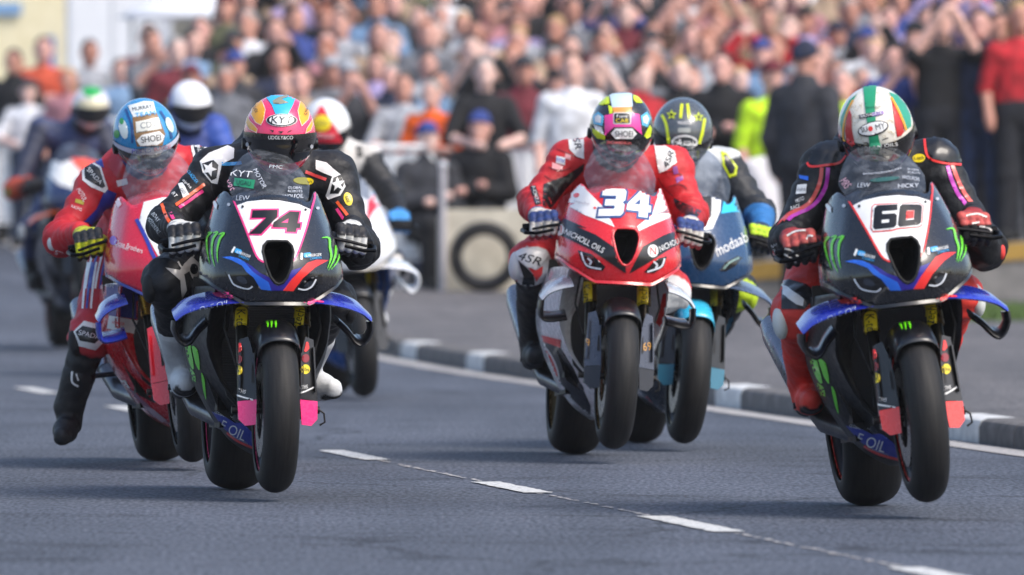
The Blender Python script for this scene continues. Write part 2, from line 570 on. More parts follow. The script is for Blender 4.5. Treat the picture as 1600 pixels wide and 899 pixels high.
for y0, y1 in ((30.0, 28.6), (34.75, 33.15), (38.85, 37.45), (43.6, 42.05), (48.0, 46.5), (52.6, 50.9), (57.6, 55.9), (62.2, 60.6)):
    o = ob('lane_marking', ragged(float(dash_x(y0)), y0, float(dash_x(y1)), y1, .105).me('lane_marking', False), RPAINT); o['kind'] = 'structure'
    tag(o, 'worn white dash of the broken centre line on the road', None, 'broken centre line dashes')
# thin joint between the dashes
jm = MB()
for y0, y1 in ((42.0, 38.9), (37.4, 34.8), (33.1, 30.05)):
    n = 40; pts = []
    for i in range(n):
        y = y0 + (y1 - y0) * i / n
        if rng.random() < .62:
            x = float(dash_x(y)) + rng.normal(0, .006); w = .006 + rng.random() * .006; e = (y1 - y0) / n
            jm.add([(x - w, y, .0035), (x + w, y, .0035), (x + w - .13 * e, y + e * .9, .0035), (x - w - .13 * e, y + e * .9, .0035)], [(0, 1, 2, 3)])
o = ob('road_joint', jm.me('road_joint', False), LPAINT); o['kind'] = 'structure'
o = ob('edge_line', MB().grid([[(float(kerb_x(y)) - w + rng.normal(0, .008), y, float(gz(y)) + .004) for y in np.arange(20, 110, .6)] for w in (.22, .07)]).me('edge_line', False), LPAINT)
o['kind'] = 'structure'; tag(o, 'faded white edge line along the foot of the kerb', None)
# kerb stones, every fourth one painted white
def make_concrete(c0, c1, name):
    m, nt, b = new_mat(name)
    n = noise(nt, 9, 6); r = ramp(nt, n.outputs[0], .3, c0, .7, c1); nt.links.new(r.outputs[0], b.inputs['Base Color'])
    b.inputs['Roughness'].default_value = .85; bump(nt, noise(nt, 60, 5).outputs[0], b, .5, .006)
    return m
KSTONE = make_concrete((.075, .07, .068), (.17, .16, .155), 'kerb_stone')
KWHITE = make_concrete((.42, .43, .43), (.74, .74, .72), 'kerb_white')
kerb = empty('kerb', Matrix.Identity(4)); kerb['kind'] = 'structure'; tag(kerb, 'low stone kerb with every fourth stone painted white', None)
kl = .885; prof = [(0, -.06), (.0, .07), (.012, .094), (.035, .105), (.155, .108), (.155, -.06)]
sm = MB().grid([[(x, s * (kl / 2 - .006), z) for x, z in prof] for s in (-1, 1)], closed_u=True)
sm.f += [tuple(range(6)), tuple(range(6, 12))[::-1]]
kme = solid(sm, 'kerb_stone', 30)
k = 0; y = 66.5
for i in range(-46, 40):
    yy = 66.5 + i * .8875 * .993
    if yy < 27: continue
    o = ob('kerb_stone', kme, KWHITE if i % 4 == 0 else KSTONE, kerb)
    o.location = (float(kerb_x(yy)), yy, float(gz(yy))); o.rotation_euler = (0, 0, math.radians(6.84))
# ================================================================== race motorcycles
# own axes: nose towards -Y, +X to the viewer's right, wheels at y = -.725 and +.725, ground z = 0
def spl(xs, vs):
    t = np.linspace(xs[0], xs[-1], 400); v = np.interp(t, xs, vs)
    for _ in range(2):
        p = np.pad(v, 14, mode='reflect', reflect_type='odd'); v = np.convolve(p, np.ones(29) / 29, 'valid')
    return lambda q: np.interp(q, t, v)
_Z = [.66, .70, .75, .80, .85, .90, .95, 1.0, 1.05, 1.10]
cw_w = spl(_Z, [.205, .226, .243, .246, .241, .229, .212, .191, .168, .148])
cw_n = spl(_Z, [-.79, -.815, -.835, -.845, -.83, -.795, -.75, -.70, -.64, -.575])
cw_b = spl(_Z, [-.47, -.43, -.39, -.36, -.33, -.31, -.29, -.28, -.28, -.28])
def cowl_pt(a, z):
    w, yn, yb = cw_w(z), cw_n(z), cw_b(z)
    c = np.cos(a)
    ridge = .004 * np.exp(-(np.abs(a) / .22) ** 2) * np.clip((z - .72) / .1, 0, 1)
    crease = .005 * np.exp(-((np.abs(a) - .95 + (z - .8) * .9) / .16) ** 2)
    return np.stack([(w + crease) * np.sin(a), yn + (yb - yn) * .60 * (1 - c) - ridge - crease * .5, z + .25 * np.maximum(0, z - .909) + 0 * a], -1)
INTAKE = [(.0, .909), (.034, .908), (.048, .893), (.0525, .872), (.0475, .845), (.040, .815), (.028, .785), (.014, .767), (0, .762)]
INTAKE = INTAKE + [(-x, z) for x, z in INTAKE[-2:0:-1]]
cowl_top = lambda x: np.interp(np.abs(x), [0, .04, .08, .11, .12, .13, .148, .165, .3], [1.036, 1.034, 1.027, 1.017, 1.018, 1.025, 1.046, 1.052, 1.053])

GEO = {}
def geo(key, fn):
    if key not in GEO: GEO[key] = fn()
    return GEO[key]

def cowl_low(a): return .703 + .095 * np.clip((np.sin(np.minimum(np.abs(a), 1.57)) - .48) / .52, 0, 1) ** 1.2
def g_cowl():
    A = 2.15; n = 90
    out = [(a, float(cowl_low(a))) for a in np.linspace(-A, A, n)]
    top = []
    for a in np.linspace(A, -A, n):
        z = 1.06
        for _ in range(8): z = float(cowl_top(cw_w(z) * math.sin(min(abs(a), 1.57)))) - .07 * max(0, abs(a) - 1.15)
        top.append((a, z))
    K = .24
    outer = np.array([(a * K, z) for a, z in out + top])
    hole = np.array([(math.asin(x / cw_w(z)) * K, z) for x, z in INTAKE])
    vo, fo = cdt([outer, hole], .011)
    return cowl_pt(vo[:, 0] / K, vo[:, 1]), fo

def g_intake():
    m = MB(); rows = []
    base = np.array([cowl_pt(np.array(math.asin(x / cw_w(z))), np.array(z)) for x, z in INTAKE]); c = base.mean(0)
    for t, s in ((0, 1.0), (.03, .97), (.14, .8), (.26, .62)):
        q = c + (base - c) * s; q[:, 1] = base[:, 1] * (1 - min(1, t * 4)) + (c[1] + t) * min(1, t * 4) if t else base[:, 1]
        q[:, 1] = base[:, 1] + t if t < .05 else q[:, 1]
        rows.append([tuple(p) for p in q])
    m.grid(rows, closed_u=True); n = len(INTAKE); m.f.append(tuple(range(len(m.v) - n, len(m.v))))
    return m
def g_intake_rim():
    m = MB(); rows = []
    base = [Vector(cowl_pt(np.array(math.asin(x / cw_w(z))), np.array(z))) for x, z in INTAKE]; n = len(base)
    for i in range(n):
        t = (base[(i + 1) % n] - base[i - 1]).normalized(); u = Vector((0, -1, 0)); u = (u - t * u.dot(t)).normalized(); b = t.cross(u)
        rows.append([base[i] + (u * math.cos(a) + b * math.sin(a)) * .0052 for a in (k * math.pi / 4 for k in range(8))])
    return m.grid(rows, closed_u=True, closed_v=True)

def g_underlip():
    P = [cowl_pt(np.array(a), np.array(float(cowl_low(a)))) for a in np.linspace(-1.75, 1.75, 61)]
    m = MB(); rows = []
    for d, s, dz in ((0, 1.0, .001), (-.006, 1.004, -.012), (.03, .97, -.018), (.3, .86, .01)):
        rows.append([(p[0] * s, min(p[1] + d, -.36), p[2] + dz - (.4 * (p[2] - .703) if d == .3 else 0)) for p in P])
    return m.grid(rows)

def g_screen(top=1.23):
    m = MB(); rows = []
    for v in np.linspace(0, 1, 25):
        r = []
        for u in np.linspace(-1, 1, 33):
            x = u * .146 * math.sqrt(max(1 - (v * .985) ** 2.3, .001)) * (1 - .18 * max(0, 1 - v / .28))
            zb = float(cowl_top(x)) - .012
            zu = zb + (1.205 - zb) * v; z0 = zb + .25 * (zb - .909); z = z0 + (top - z0) * v
            y = -.655 + 1.48 * (zu - 1.034) + 6.2 * x * x + 8 * max(0, zu - 1.1) ** 2
            r.append((x, y, z))
        rows.append(r)
    return m.grid(rows)

_S = [0, .2, .35, .55, .75, .9, 1.0]
sf_x = spl(_S, [.226, .244, .242, .205, .14, .075, 0.0]); sf_z = spl(_S, [.705, .60, .515, .37, .25, .17, .125])
sf_f = spl(_S, [-.62, -.52, -.42, -.355, -.36, -.395, -.42]); sf_k = spl(_S, [.0, .06, .12, .22, .34, .42, .45])
def side_pt(s, y):
    a = np.abs(s); g = np.clip((y - sf_f(a)) / .34, 0, 1); g = g * g * (3 - 2 * g); low = np.clip((a - .35) / .5, 0, 1)
    r = np.clip((y - .1) / .45, 0, 1)
    x = sf_x(a) * (1 - (1 - g) * (.15 + .22 * low)) * (1 - .22 * r)
    z = sf_z(a) + (1 - g) * .085 * low * low + r * .04 * low
    step = .005 * np.exp(-((a - .42) / .08) ** 2)
    return np.stack([np.sign(s) * (x + step), y, z], -1)
def g_side2():
    """s' in (-1..1): 0 = keel, +-1 = top edge"""
    K = .9; ss = np.linspace(-1, 1, 81)
    ab = 1 - np.abs(ss)
    outer = np.array([(s * K, sf_f(a)) for s, a in zip(ss, ab)] + [(s * K, sf_k(a)) for s, a in zip(ss[::-1], ab[::-1])])
    vo, fo = cdt([outer], .020)
    s = vo[:, 0] / K; a = 1 - np.abs(s); sg = np.where(s < 0, -1.0, 1.0)
    return side_pt(np.where(a < 1e-9, 1e-9, a) * sg, vo[:, 1]), fo

def g_cheek(sx):
    rows = []
    for t, k, d in ((0, 1, 0), (.35, .90, .02), (.7, .78, .06), (1, .60, .12)):
        rows.append([(sx * float(p[0]) * k, float(p[1]) + d, float(p[2]) + .012 * t) for p in (side_pt(np.array(a), np.array(float(sf_f(a)) + .002)) for a in np.linspace(.02, .80, 26))])
    return MB().grid(rows, flip=sx < 0)
WING = [(.115, .700, -.790, .22), (.18, .695, -.765, .23), (.25, .682, -.72, .21), (.305, .663, -.685, .19), (.334, .638, -.665, .17), (.337, .607, -.655, .15),
        (.322, .572, -.65, .14), (.300, .553, -.65, .13), (.280, .566, -.65, .12), (.258, .598, -.64, .12), (.222, .632, -.63, .12)]
WING2 = [(.185, .675, -.73, .20), (.22, .668, -.71, .20), (.255, .655, -.69, .19), (.28, .640, -.67, .18), (.296, .618, -.66, .17), (.298, .585, -.655, .16),
         (.295, .555, -.65, .15), (.283, .540, -.65, .14), (.255, .540, -.65, .13), (.225, .545, -.65, .12), (.195, .552, -.64, .12)]
def g_wing(sx, i0, i1, W=WING):
    W = W[i0:i1]; t = np.linspace(0, len(W) - 1, (len(W) - 1) * 4 + 1)
    A = np.array([[np.interp(u, range(len(W)), [w[k] for w in W]) for k in range(4)] for u in t])
    for _ in range(2): A[1:-1] = (A[:-2] + 2 * A[1:-1] + A[2:]) / 4
    rows = []
    for i, (x, z, yf, ch) in enumerate(A):
        d = A[min(i + 1, len(A) - 1), :2] - A[max(i - 1, 0), :2]; d /= np.linalg.norm(d); nx, nz = -d[1], d[0]
        lift = .052 * max(0, nz) + .042 * max(0, -nz)
        th = .0065 if i0 == 0 else .0085; sec = []
        for c, s in ((0, 0), (.06, 1), (.35, 1.25), (.8, .6), (1, 0), (.8, -.6), (.35, -1.25), (.06, -1)):
            sec.append((sx * (x + nx * th * s), yf + ch * c, z + nz * th * s + lift * c))
        rows.append(sec)
    m = MB().grid(rows, closed_u=True, flip=sx < 0); n = 8
    m.f.append(tuple(range(n))); m.f.append(tuple(range(len(m.v) - n, len(m.v))))
    return m

def tyre_prof(R, hw, sh, p):
    return [(hw * math.sin(t), R - sh * (1 - max(math.cos(t), 0) ** p) - (.02 * (abs(t) - math.pi / 2) if abs(t) > math.pi / 2 else 0)) for t in np.linspace(-1.9, 1.9, 39)]
def g_wheel(R, hw, sh, p, rim_r, c):
    ty = MB().lathe(tyre_prof(R, hw, sh, p), c, 72)
    rm = MB().lathe([(-hw * .78, rim_r + .012), (-hw * .82, rim_r), (-hw * .7, rim_r - .012), (-hw * .5, rim_r - .022), (hw * .5, rim_r - .022), (hw * .7, rim_r - .012), (hw * .82, rim_r), (hw * .78, rim_r + .012)], c, 60)
    rm.lathe([(-.05, .0), (-.05, .03), (-.02, .036), (.02, .036), (.05, .03), (.05, 0)], c, 24)
    for k in range(7):
        a = 2 * math.pi * k / 7 + .2
        for da in (-.09, .09):
            p0 = Vector((c[0], c[1] + .03 * math.cos(a), c[2] + .03 * math.sin(a))); p1 = Vector((c[0], c[1] + (rim_r - .02) * math.cos(a + da), c[2] + (rim_r - .02) * math.sin(a + da)))
            rm.tube([p0, p1], [.014, .009], 6)
    return ty, rm
FA, RA = (0, -.725, .281), (0, .725, .306)
def g_disc(x, c, r=.16):
    return MB().lathe([(x - .0025, r * .62), (x - .0025, r), (x + .0025, r), (x + .0025, r * .62), (x - .0025, r * .62)], c, 40)
def g_fender():
    rows = []
    for a in np.linspace(math.radians(52), math.radians(165), 26):     # from the front, over the top, to the back
        e = .012 * math.sin((a - .9) * 1.2)
        sec = []
        for t in np.linspace(-1, 1, 13):
            x = .074 * math.sin(t * 1.45) ; r = .298 + e - .075 * (abs(t) ** 2.6)
            sec.append((x, FA[1] - r * math.cos(a), FA[2] + r * math.sin(a)))
        rows.append(sec)
    return MB().grid(rows)
def g_guard(sx, lower):
    poly = [(.074, .372), (.136, .366), (.134, .305), (.112, .283), (.078, .287)] if lower else [(.086, .545), (.098, .585), (.126, .575), (.131, .48), (.136, .368), (.074, .374), (.079, .47)]
    f = lambda t: (lambda x, z: (sx * x, -.765 - (.57 - z) * .22 + .5 * (x - .1) + t, z))
    m = MB().prism(poly, f(-.006), f(.012))
    if not lower:                                            # inner return and a raised rib
        m.prism([(.080, .53), (.084, .53), (.078, .39), (.075, .39)], f(-.016), f(-.004)); m.prism([(.123, .55), (.128, .55), (.133, .40), (.128, .40)], f(-.022), f(-.004))
    return m

def bike_matrix(px, py, yaw=7.4, roll=0.0, lift=0.0, gz=0.0, D=None):
    """rear tyre contact seen at (px, py) in the photograph"""
    D = D or F * (CAMZ - gz) / (py - HOR)
    return (Matrix.Translation(((px - 800) / F * D, D, gz)) @ Matrix.Rotation(math.radians(yaw), 4, 'Z') @ Matrix.Rotation(math.radians(roll), 4, 'Y')
            @ Matrix.Rotation(-math.asin(lift / 1.45), 4, 'X') @ Matrix.Translation((0, -.725, 0)))

BLACK = '#0b0c0f'
RUBBER = None
def make_rubber():
    m, nt, b = new_mat('slick_rubber')
    tc = nt.nodes.new('ShaderNodeTexCoord'); mp = nt.nodes.new('ShaderNodeMapping'); mp.inputs['Scale'].default_value = (60, 5, 5)
    nt.links.new(tc.outputs['Object'], mp.inputs[0])
    n = noise(nt, 1.6, 5, vec=mp.outputs[0])
    r = ramp(nt, n.outputs[0], .3, (.006, .006, .0065), .75, (.021, .020, .0195))
    nt.links.new(r.outputs[0], b.inputs['Base Color'])
    b.inputs['Roughness'].default_value = .62
    b.inputs['Specular IOR Level'].default_value = .35
    bump(nt, noise(nt, 160, 4).outputs[0], b, .25, .003)
    return m
RUBBER = make_rubber()
def make_radiator():
    m, nt, b = new_mat('radiator_core')
    tc = nt.nodes.new('ShaderNodeTexCoord'); w = nt.nodes.new('ShaderNodeTexWave'); w.inputs['Scale'].default_value = 55; w.bands_direction = 'Z'
    nt.links.new(tc.outputs['Object'], w.inputs['Vector'])
    r = ramp(nt, w.outputs[0], .3, (.004, .004, .004), .8, (.03, .03, .032)); nt.links.new(r.outputs[0], b.inputs['Base Color'])
    b.inputs['Roughness'].default_value = .6
    bump(nt, w.outputs[0], b, .6, .004)
    return m
RADIATOR = make_radiator()
CARBON = paint('#0c0d11', .34, 0, .45, .3)
DARK = matte('#08080a')

DROP = {'cw', 'ul', 'in', 'ir', 'sc', 'scT'} | {k + s for k in ('wg', 'we', 'wgB', 'weB', 'fg', 'fh', 'fi') for s in ('1', '-1')}
def build_bike(label, M, group, S):
    """S: colours of the parts; returns the thing and the surfaces stickers can be laid on"""
    root = empty('race_motorcycle', M)
    tag(root, label, 'motorcycle', group)
    P = {}
    def part(name, key, fn, m, parent=None, deg=None):
        if key not in GEO:
            g = fn()
            if key in DROP:
                if isinstance(g, MB): g.v = [(p[0], p[1], p[2] - .055) for p in g.v]
                else: g = (np.asarray(g[0]) - np.array((0, 0, .055)), g[1])
            if isinstance(g, MB): me = solid(g, name, deg or 38); GEO[key] = (me, g.v, g.f)
            else: me = mesh(name, *g); GEO[key] = (me, *g)
        o = ob(name, GEO[key][0], m, parent or root)
        P[key] = (o, GEO[key][1], GEO[key][2])
        return o
    def thick(o, t=.002):
        md = o.modifiers.new('thickness', 'SOLIDIFY'); md.thickness = t; md.offset = 0
        return o
    # wheels
    for nm, key, a, c in (('front_wheel', 'fw', (.281, .0615, .066, .95, .203), FA), ('rear_wheel', 'rw', (.306, .100, .088, .62, .207), RA)):
        if key not in GEO:
            t, r = g_wheel(*a, c); GEO[key] = (solid(t, 'tyre', 60), solid(r, 'rim', 40))
        w = ob(nm, GEO[key][1], S.get('rim', metal('#1b1b1e', .4)), root)
        ob('tyre', GEO[key][0], RUBBER, w)
        rs = geo(key + 'stripe', lambda: [solid(MB().lathe([(s * a[1] * .86, a[4] + .004), (s * a[1] * .845, a[4] - .006)], c, 60), 'rim_stripe') for s in (-1, 1)])
        for q in rs: ob('rim_stripe', q, gloss(S.get('rimstripe', '#2a2c30')), w)
        for x in ((-.052, .052) if key == 'fw' else (-.06,)):
            part('brake_disc', key + 'd%s' % x, lambda: g_disc(x, c, .16 if key == 'fw' else .11), metal('#8d8a86', .3), w)
    part('swingarm', 'sw', lambda: MB().tube([(-.12, .12, .43), (-.135, .45, .40), (-.12, .725, .306)], [.035, .032, .026]).tube([(.12, .12, .43), (.135, .45, .40), (.12, .725, .306)], [.035, .032, .026]).tube([(-.13, .725, .306), (.13, .725, .306)], .018), metal('#2b2c30', .4))
    part('engine_case', 'en', lambda: MB().box((0, .0, .45), (.30, .42, .34)).box((0, .12, .3), (.26, .4, .16)), metal('#141416', .5))
    # forks
    for sx in (-1, 1):
        fk = part('fork_leg', 'fk%d' % sx, lambda: MB().tube([(sx * .105, -.47, .88), (sx * .105, -.605, .565)], .0275, 20), S.get('fork', metal('#6b5320', .3)))
        part('fork_slider', 'fs%d' % sx, lambda: MB().tube([(sx * .105, -.603, .57), (sx * .105, -.69, .34)], .0205, 14).box((sx * .105, -.705, .295), (.038, .07, .09)), metal('#26241f', .35), fk)
        part('brake_caliper', 'bc%d' % sx, lambda: MB().box((sx * .085, -.60, .33), (.05, .05, .12)), metal('#3a3530', .35), fk)
        gd = part('fork_guard', 'fg%d' % sx, lambda: g_guard(sx, False), S.get('guard', CARBON), deg=30)
        part('guard_tip', 'fh%d' % sx, lambda: g_guard(sx, True), S.get('guardtip', CARBON), gd, deg=30)
        part('guard_slot', 'fi%d' % sx, lambda: MB().prism([(.076, .49), (.088, .49), (.090, .43), (.078, .43)], lambda x, z: (sx * x, -.774 - (.57 - z) * .22 + .5 * (x - .1), z), lambda x, z: (sx * x, -.77 - (.57 - z) * .22 + .5 * (x - .1), z)), DARK, gd)
        part('brake_hose', 'bh%d' % sx, lambda: MB().tube([(sx * .07, -.52, .76), (sx * .15, -.60, .66), (sx * .165, -.62, .56), (sx * .13, -.66, .44), (sx * .1, -.62, .36)], .0045, 6), matte('#0c0c0d'))
        hb = part('handlebar', 'hb%d' % sx, lambda: MB().tube([(sx * .12, -.47, .868), (sx * .20, -.45, .868), (sx * .352, -.40, .848)], .0125, 12).tube([(sx * .335, -.405, .85), (sx * .36, -.397, .847)], .019, 12), metal('#101012', .5))
        part('brake_lever' if sx < 0 else 'clutch_lever', 'bl%d' % sx, lambda: MB().tube([(sx * .19, -.475, .868), (sx * .22, -.51, .868), (sx * .28, -.512, .856), (sx * .335, -.50, .842)], [.009, .007, .006, .005], 8), metal('#1a1a1c', .4), hb)
        part('lever_guard', 'lg%d' % sx, lambda: MB().tube([(sx * .352, -.40, .848), (sx * .368, -.44, .838), (sx * .36, -.51, .826), (sx * .32, -.54, .826), (sx * .255, -.545, .842)], [.009, .009, .008, .007, .006], 8), metal('#0d0d0f', .45), hb)
        part('foot_peg', 'fp%d' % sx, lambda: MB().tube([(sx * .12, .36, .36), (sx * .27, .36, .36)], .011, 8), metal('#55555a', .4))
        if S.get('wing', 1):
            WW, wk = (WING2, 'B') if S.get('shortwing') else (WING, '')
            wg = part('winglet', 'wg%s%d' % (wk, sx), lambda: g_wing(sx, 0, 5, WW), S['wingpaint'], deg=50)
            part('winglet_end_plate', 'we%s%d' % (wk, sx), lambda: g_wing(sx, 4, 11, WW), S.get('wingend', CARBON), wg, deg=50)
            P['wg%d' % sx] = P['wg%s%d' % (wk, sx)]
    for i, x in enumerate((-.05, .0, .05)): part('exhaust_pipe', 'xp%d' % i, lambda: MB().tube([(x, -.315, .44), (x * 1.1, -.36, .36), (x * .9, -.31, .26), (x * .6, -.2, .22)], .019, 10), metal('#5a4c40', .35))
    part('oil_cooler', 'oc', lambda: MB().box((0, -.40, .36), (.20, .03, .07)), RADIATOR)
    part('triple_clamp', 'tc', lambda: MB().box((0, -.48, .83), (.26, .06, .035)).box((0, -.52, .72), (.25, .06, .04)), metal('#17171a', .5))
    fd = thick(part('front_fender', 'fd', g_fender, S.get('fender', CARBON)), .003)
    part('front_axle', 'ax', lambda: MB().tube([(-.15, -.725, .281), (.15, -.725, .281)], .013, 12).tube([(.15, -.725, .281), (.165, -.73, .27), (.168, -.73, .24), (.15, -.73, .23)], .0035, 6), metal('#3c3a38', .4))
    # bodywork
    cw = thick(part('nose_cowl', 'cw', g_cowl, S['cowl']))
    part('cowl_lip', 'ul', g_underlip, S.get('lip', CARBON), cw)
    it = part('air_intake', 'in', g_intake, DARK, cw)
    part('intake_rim', 'ir', g_intake_rim, S.get('rimcol', DARK), cw, deg=80)
    sf = thick(part('side_fairing', 'sf', g_side2, S['side']))
    for sx in (-1, 1): thick(part('fairing_cheek', 'ck%d' % sx, lambda: g_cheek(sx), S.get('cheek', S['side']), sf))
    part('radiator', 'ra', lambda: MB().prism([(-.17, .7), (.17, .7), (.17, .5), (.13, .33), (.05, .24), (-.05, .24), (-.13, .33), (-.17, .5)], lambda x, z: (x, -.36 + 1.2 * x * x, z), lambda x, z: (x, -.33 + 1.2 * x * x, z)), RADIATOR)
    part('light_block_plate', 'dl', lambda: MB().prism([(-.232, .74), (.232, .74), (.236, .52), (.14, .27), (0, .18), (-.14, .27), (-.236, .52)], lambda x, z: (x, -.20, z), lambda x, z: (x, -.19, z)), DARK)  # black plate added across the fairing interior to shut out light
    part('exhaust_header', 'eh', lambda: MB().tube([(-.06, -.30, .42), (-.07, -.22, .26), (-.09, .1, .24), (-.17, .34, .29), (-.205, .48, .385)], [.02, .026, .034, .034, .034], 14), metal('#6f7075', .35))
    ex = part('silencer', 'es', lambda: MB().tube([(-.205, .47, .38), (-.210, .50, .41), (-.243, .80, .60), (-.25, .86, .64)], [.034, .046, .050, .040], 20), metal('#8b8f98', .3))
    part('fuel_tank', 'ft', lambda: body([seg((0, -.22, .90), (0, .12, .90), .135, .12), seg((-.08, -.2, .93), (.08, -.2, .93), .08, .08)], .08, .025), S['tank'])
    tl = part('tail_unit', 'tl', lambda: body([seg((0, .30, .84), (0, .88, .94), .12, .035, (1.1, 1, .55)), seg((0, .55, .93), (0, .8, .97), .07, .03)], .05, .022), S['tail'])
    sc = part('windscreen', 'scT' if S.get('tall') else 'sc', lambda: g_screen(1.275 if S.get('tall') else 1.23), S.get('glass', GLASS), deg=80); P['sc'] = P['scT' if S.get('tall') else 'sc']
    sk = {k: skin_of([P[q][1:] for q in qs], M) for k, qs in
          dict(cowl=['cw'], side=['sf', 'ck-1', 'ck1'], screen=['sc'], fender=['fd'], forkl=['fk-1'], forkr=['fk1'], guard=['fg-1', 'fg1', 'fh-1', 'fh1'], **({'wing': ['wg-1', 'wg1', 'ul']} if S.get('wing', 1) else {})).items()}
    obj = {q: P[q][0] for q in P}
    return root, sk, obj
# ================================================================== riders
def at_local(M, px, py, ly):
    """point at depth ly (own axes) seen at a pixel of the photograph"""
    Mi = M.inverted(); o = Mi @ Vector((0, 0, CAMZ)); d = Mi.to_3x3() @ Vector(((px - 800) / F, 1, (HOR - py) / F))
    return o + d * ((ly - o.y) / d.y)

def vnoise(P, s, seed=0):
    r = np.random.default_rng(seed); v = 0
    for i in range(4):
        k = r.normal(size=3); k /= np.linalg.norm(k); v = v + np.sin(P @ k * s * (1 + .6 * i) + r.uniform(0, 6)) / (1 + .5 * i)
    return v / 2.6

def tagged(prims, P):
    return np.argmin(np.stack([p(P) for _, p in prims], 1), 1)

def g_hand(sx, cuff):
    b = np.array((.95 * sx, .31, -.13)); b /= np.linalg.norm(b); c0 = np.array((sx * .288, -.421, .8575))
    wr = c0 + np.array((sx * .014, .088, .045)); palm, fing = [], []
    palm.append(('cuff', seg(wr, wr + (np.array(cuff) - wr) * .35, .037, .043)))
    for i, t in enumerate((-.042, -.014, .014, .041)):
        l = (1.0, 1.08, 1.02, .86)[i]; c = c0 + b * t
        K = c + np.array((0, -.020, .044)); A = c + np.array((0, -.056 * l, .018)); B = c + np.array((0, -.052 * l, -.026)); T = c + np.array((0, -.016, -.042))
        palm.append(('back', seg(wr, K, .027, .0155)))
        fing += [('knuckle', seg(K, A, .0158, .0148)), ('finger', seg(A, B, .0148, .0138)), ('tip', seg(B, T, .0132, .0115))]
    q = c0 - b * .062
    fing += [('thumb', seg(q + (0, .05, .012), q + (0, .0, -.012), .017, .015)), ('thumb', seg(q + (0, .0, -.012), q + b * .03 + (0, -.03, -.036), .014, .012))]
    pf, ff = [p for _, p in palm], [p for _, p in fing]
    fn = lambda P: smin([smin([p(P) for p in pf], .018), smin([p(P) for p in ff], .004)], .009)
    allp = palm + fing
    lo = np.min([p.lo for _, p in allp], 0) - .01; hi = np.max([p.hi for _, p in allp], 0) + .01
    V, Fc = surface(fn, lo, hi, .0055)
    return V, Fc, [allp[i][0] for i in tagged(allp, V)]

def g_helmet():
    rows = []; n = 56
    for th in np.linspace(-62, 90, 40):
        t = math.radians(th); r = []
        for k in range(n):
            p = 2 * math.pi * k / n; ct, st = math.cos(t), math.sin(t)
            ax = .123 * (1 - .16 * max(0, -st) ** 1.6); ay = .148
            up = .137 if st > 0 else .142
            f = max(0, math.cos(p))                                  # front
            x = ax * abs(ct) ** .92 * math.sin(p); y = -ay * abs(ct) ** .9 * math.cos(p); z = up * st
            if st < 0: y -= .020 * f ** 3 * min(1, -st * 2.2)         # chin bar
            if y > 0 and st > -.2: y *= 1.03
            r.append((x, y, z))
        rows.append(r)
    m = MB().grid(rows, closed_u=True)
    m.f.append(tuple(range(n))[::-1])
    return m
def helm_pt(p, t, off):
    ct, st = math.cos(t), math.sin(t); ax = .123 * (1 - .16 * max(0, -st) ** 1.6); f = max(0, math.cos(p)); up = .137 if st > 0 else .142
    x = (ax + off) * abs(ct) ** .92 * math.sin(p); y = -(.148 + off) * abs(ct) ** .9 * math.cos(p); z = up * st
    if st < 0: y -= .020 * f ** 3 * min(1, -st * 2.2)
    return (x, y, z)
def g_visor():
    L = []
    for u in np.linspace(-1, 1, 25): L.append((u * 1.55, math.radians(13 - 9 * abs(u) ** 3)))
    for u in np.linspace(1, -1, 25): L.append((u * 1.55, math.radians(-29 + 17 * abs(u) ** 3)))
    vo, fo = cdt([np.array(L)], .07)
    return [helm_pt(p, t, .0035) for p, t in vo], fo
def g_visor_band():
    L = [(u * 1.5, math.radians(13.2 - 9 * abs(u) ** 3)) for u in np.linspace(-1, 1, 25)] + [(u * 1.5, math.radians(4.5 - 7 * abs(u) ** 3)) for u in np.linspace(1, -1, 25)]
    vo, fo = cdt([np.array(L)], .07)
    return [helm_pt(p, t, .005) for p, t in vo], fo
VISOR = paint('#07080b', .08, 0, 1.0, .05)

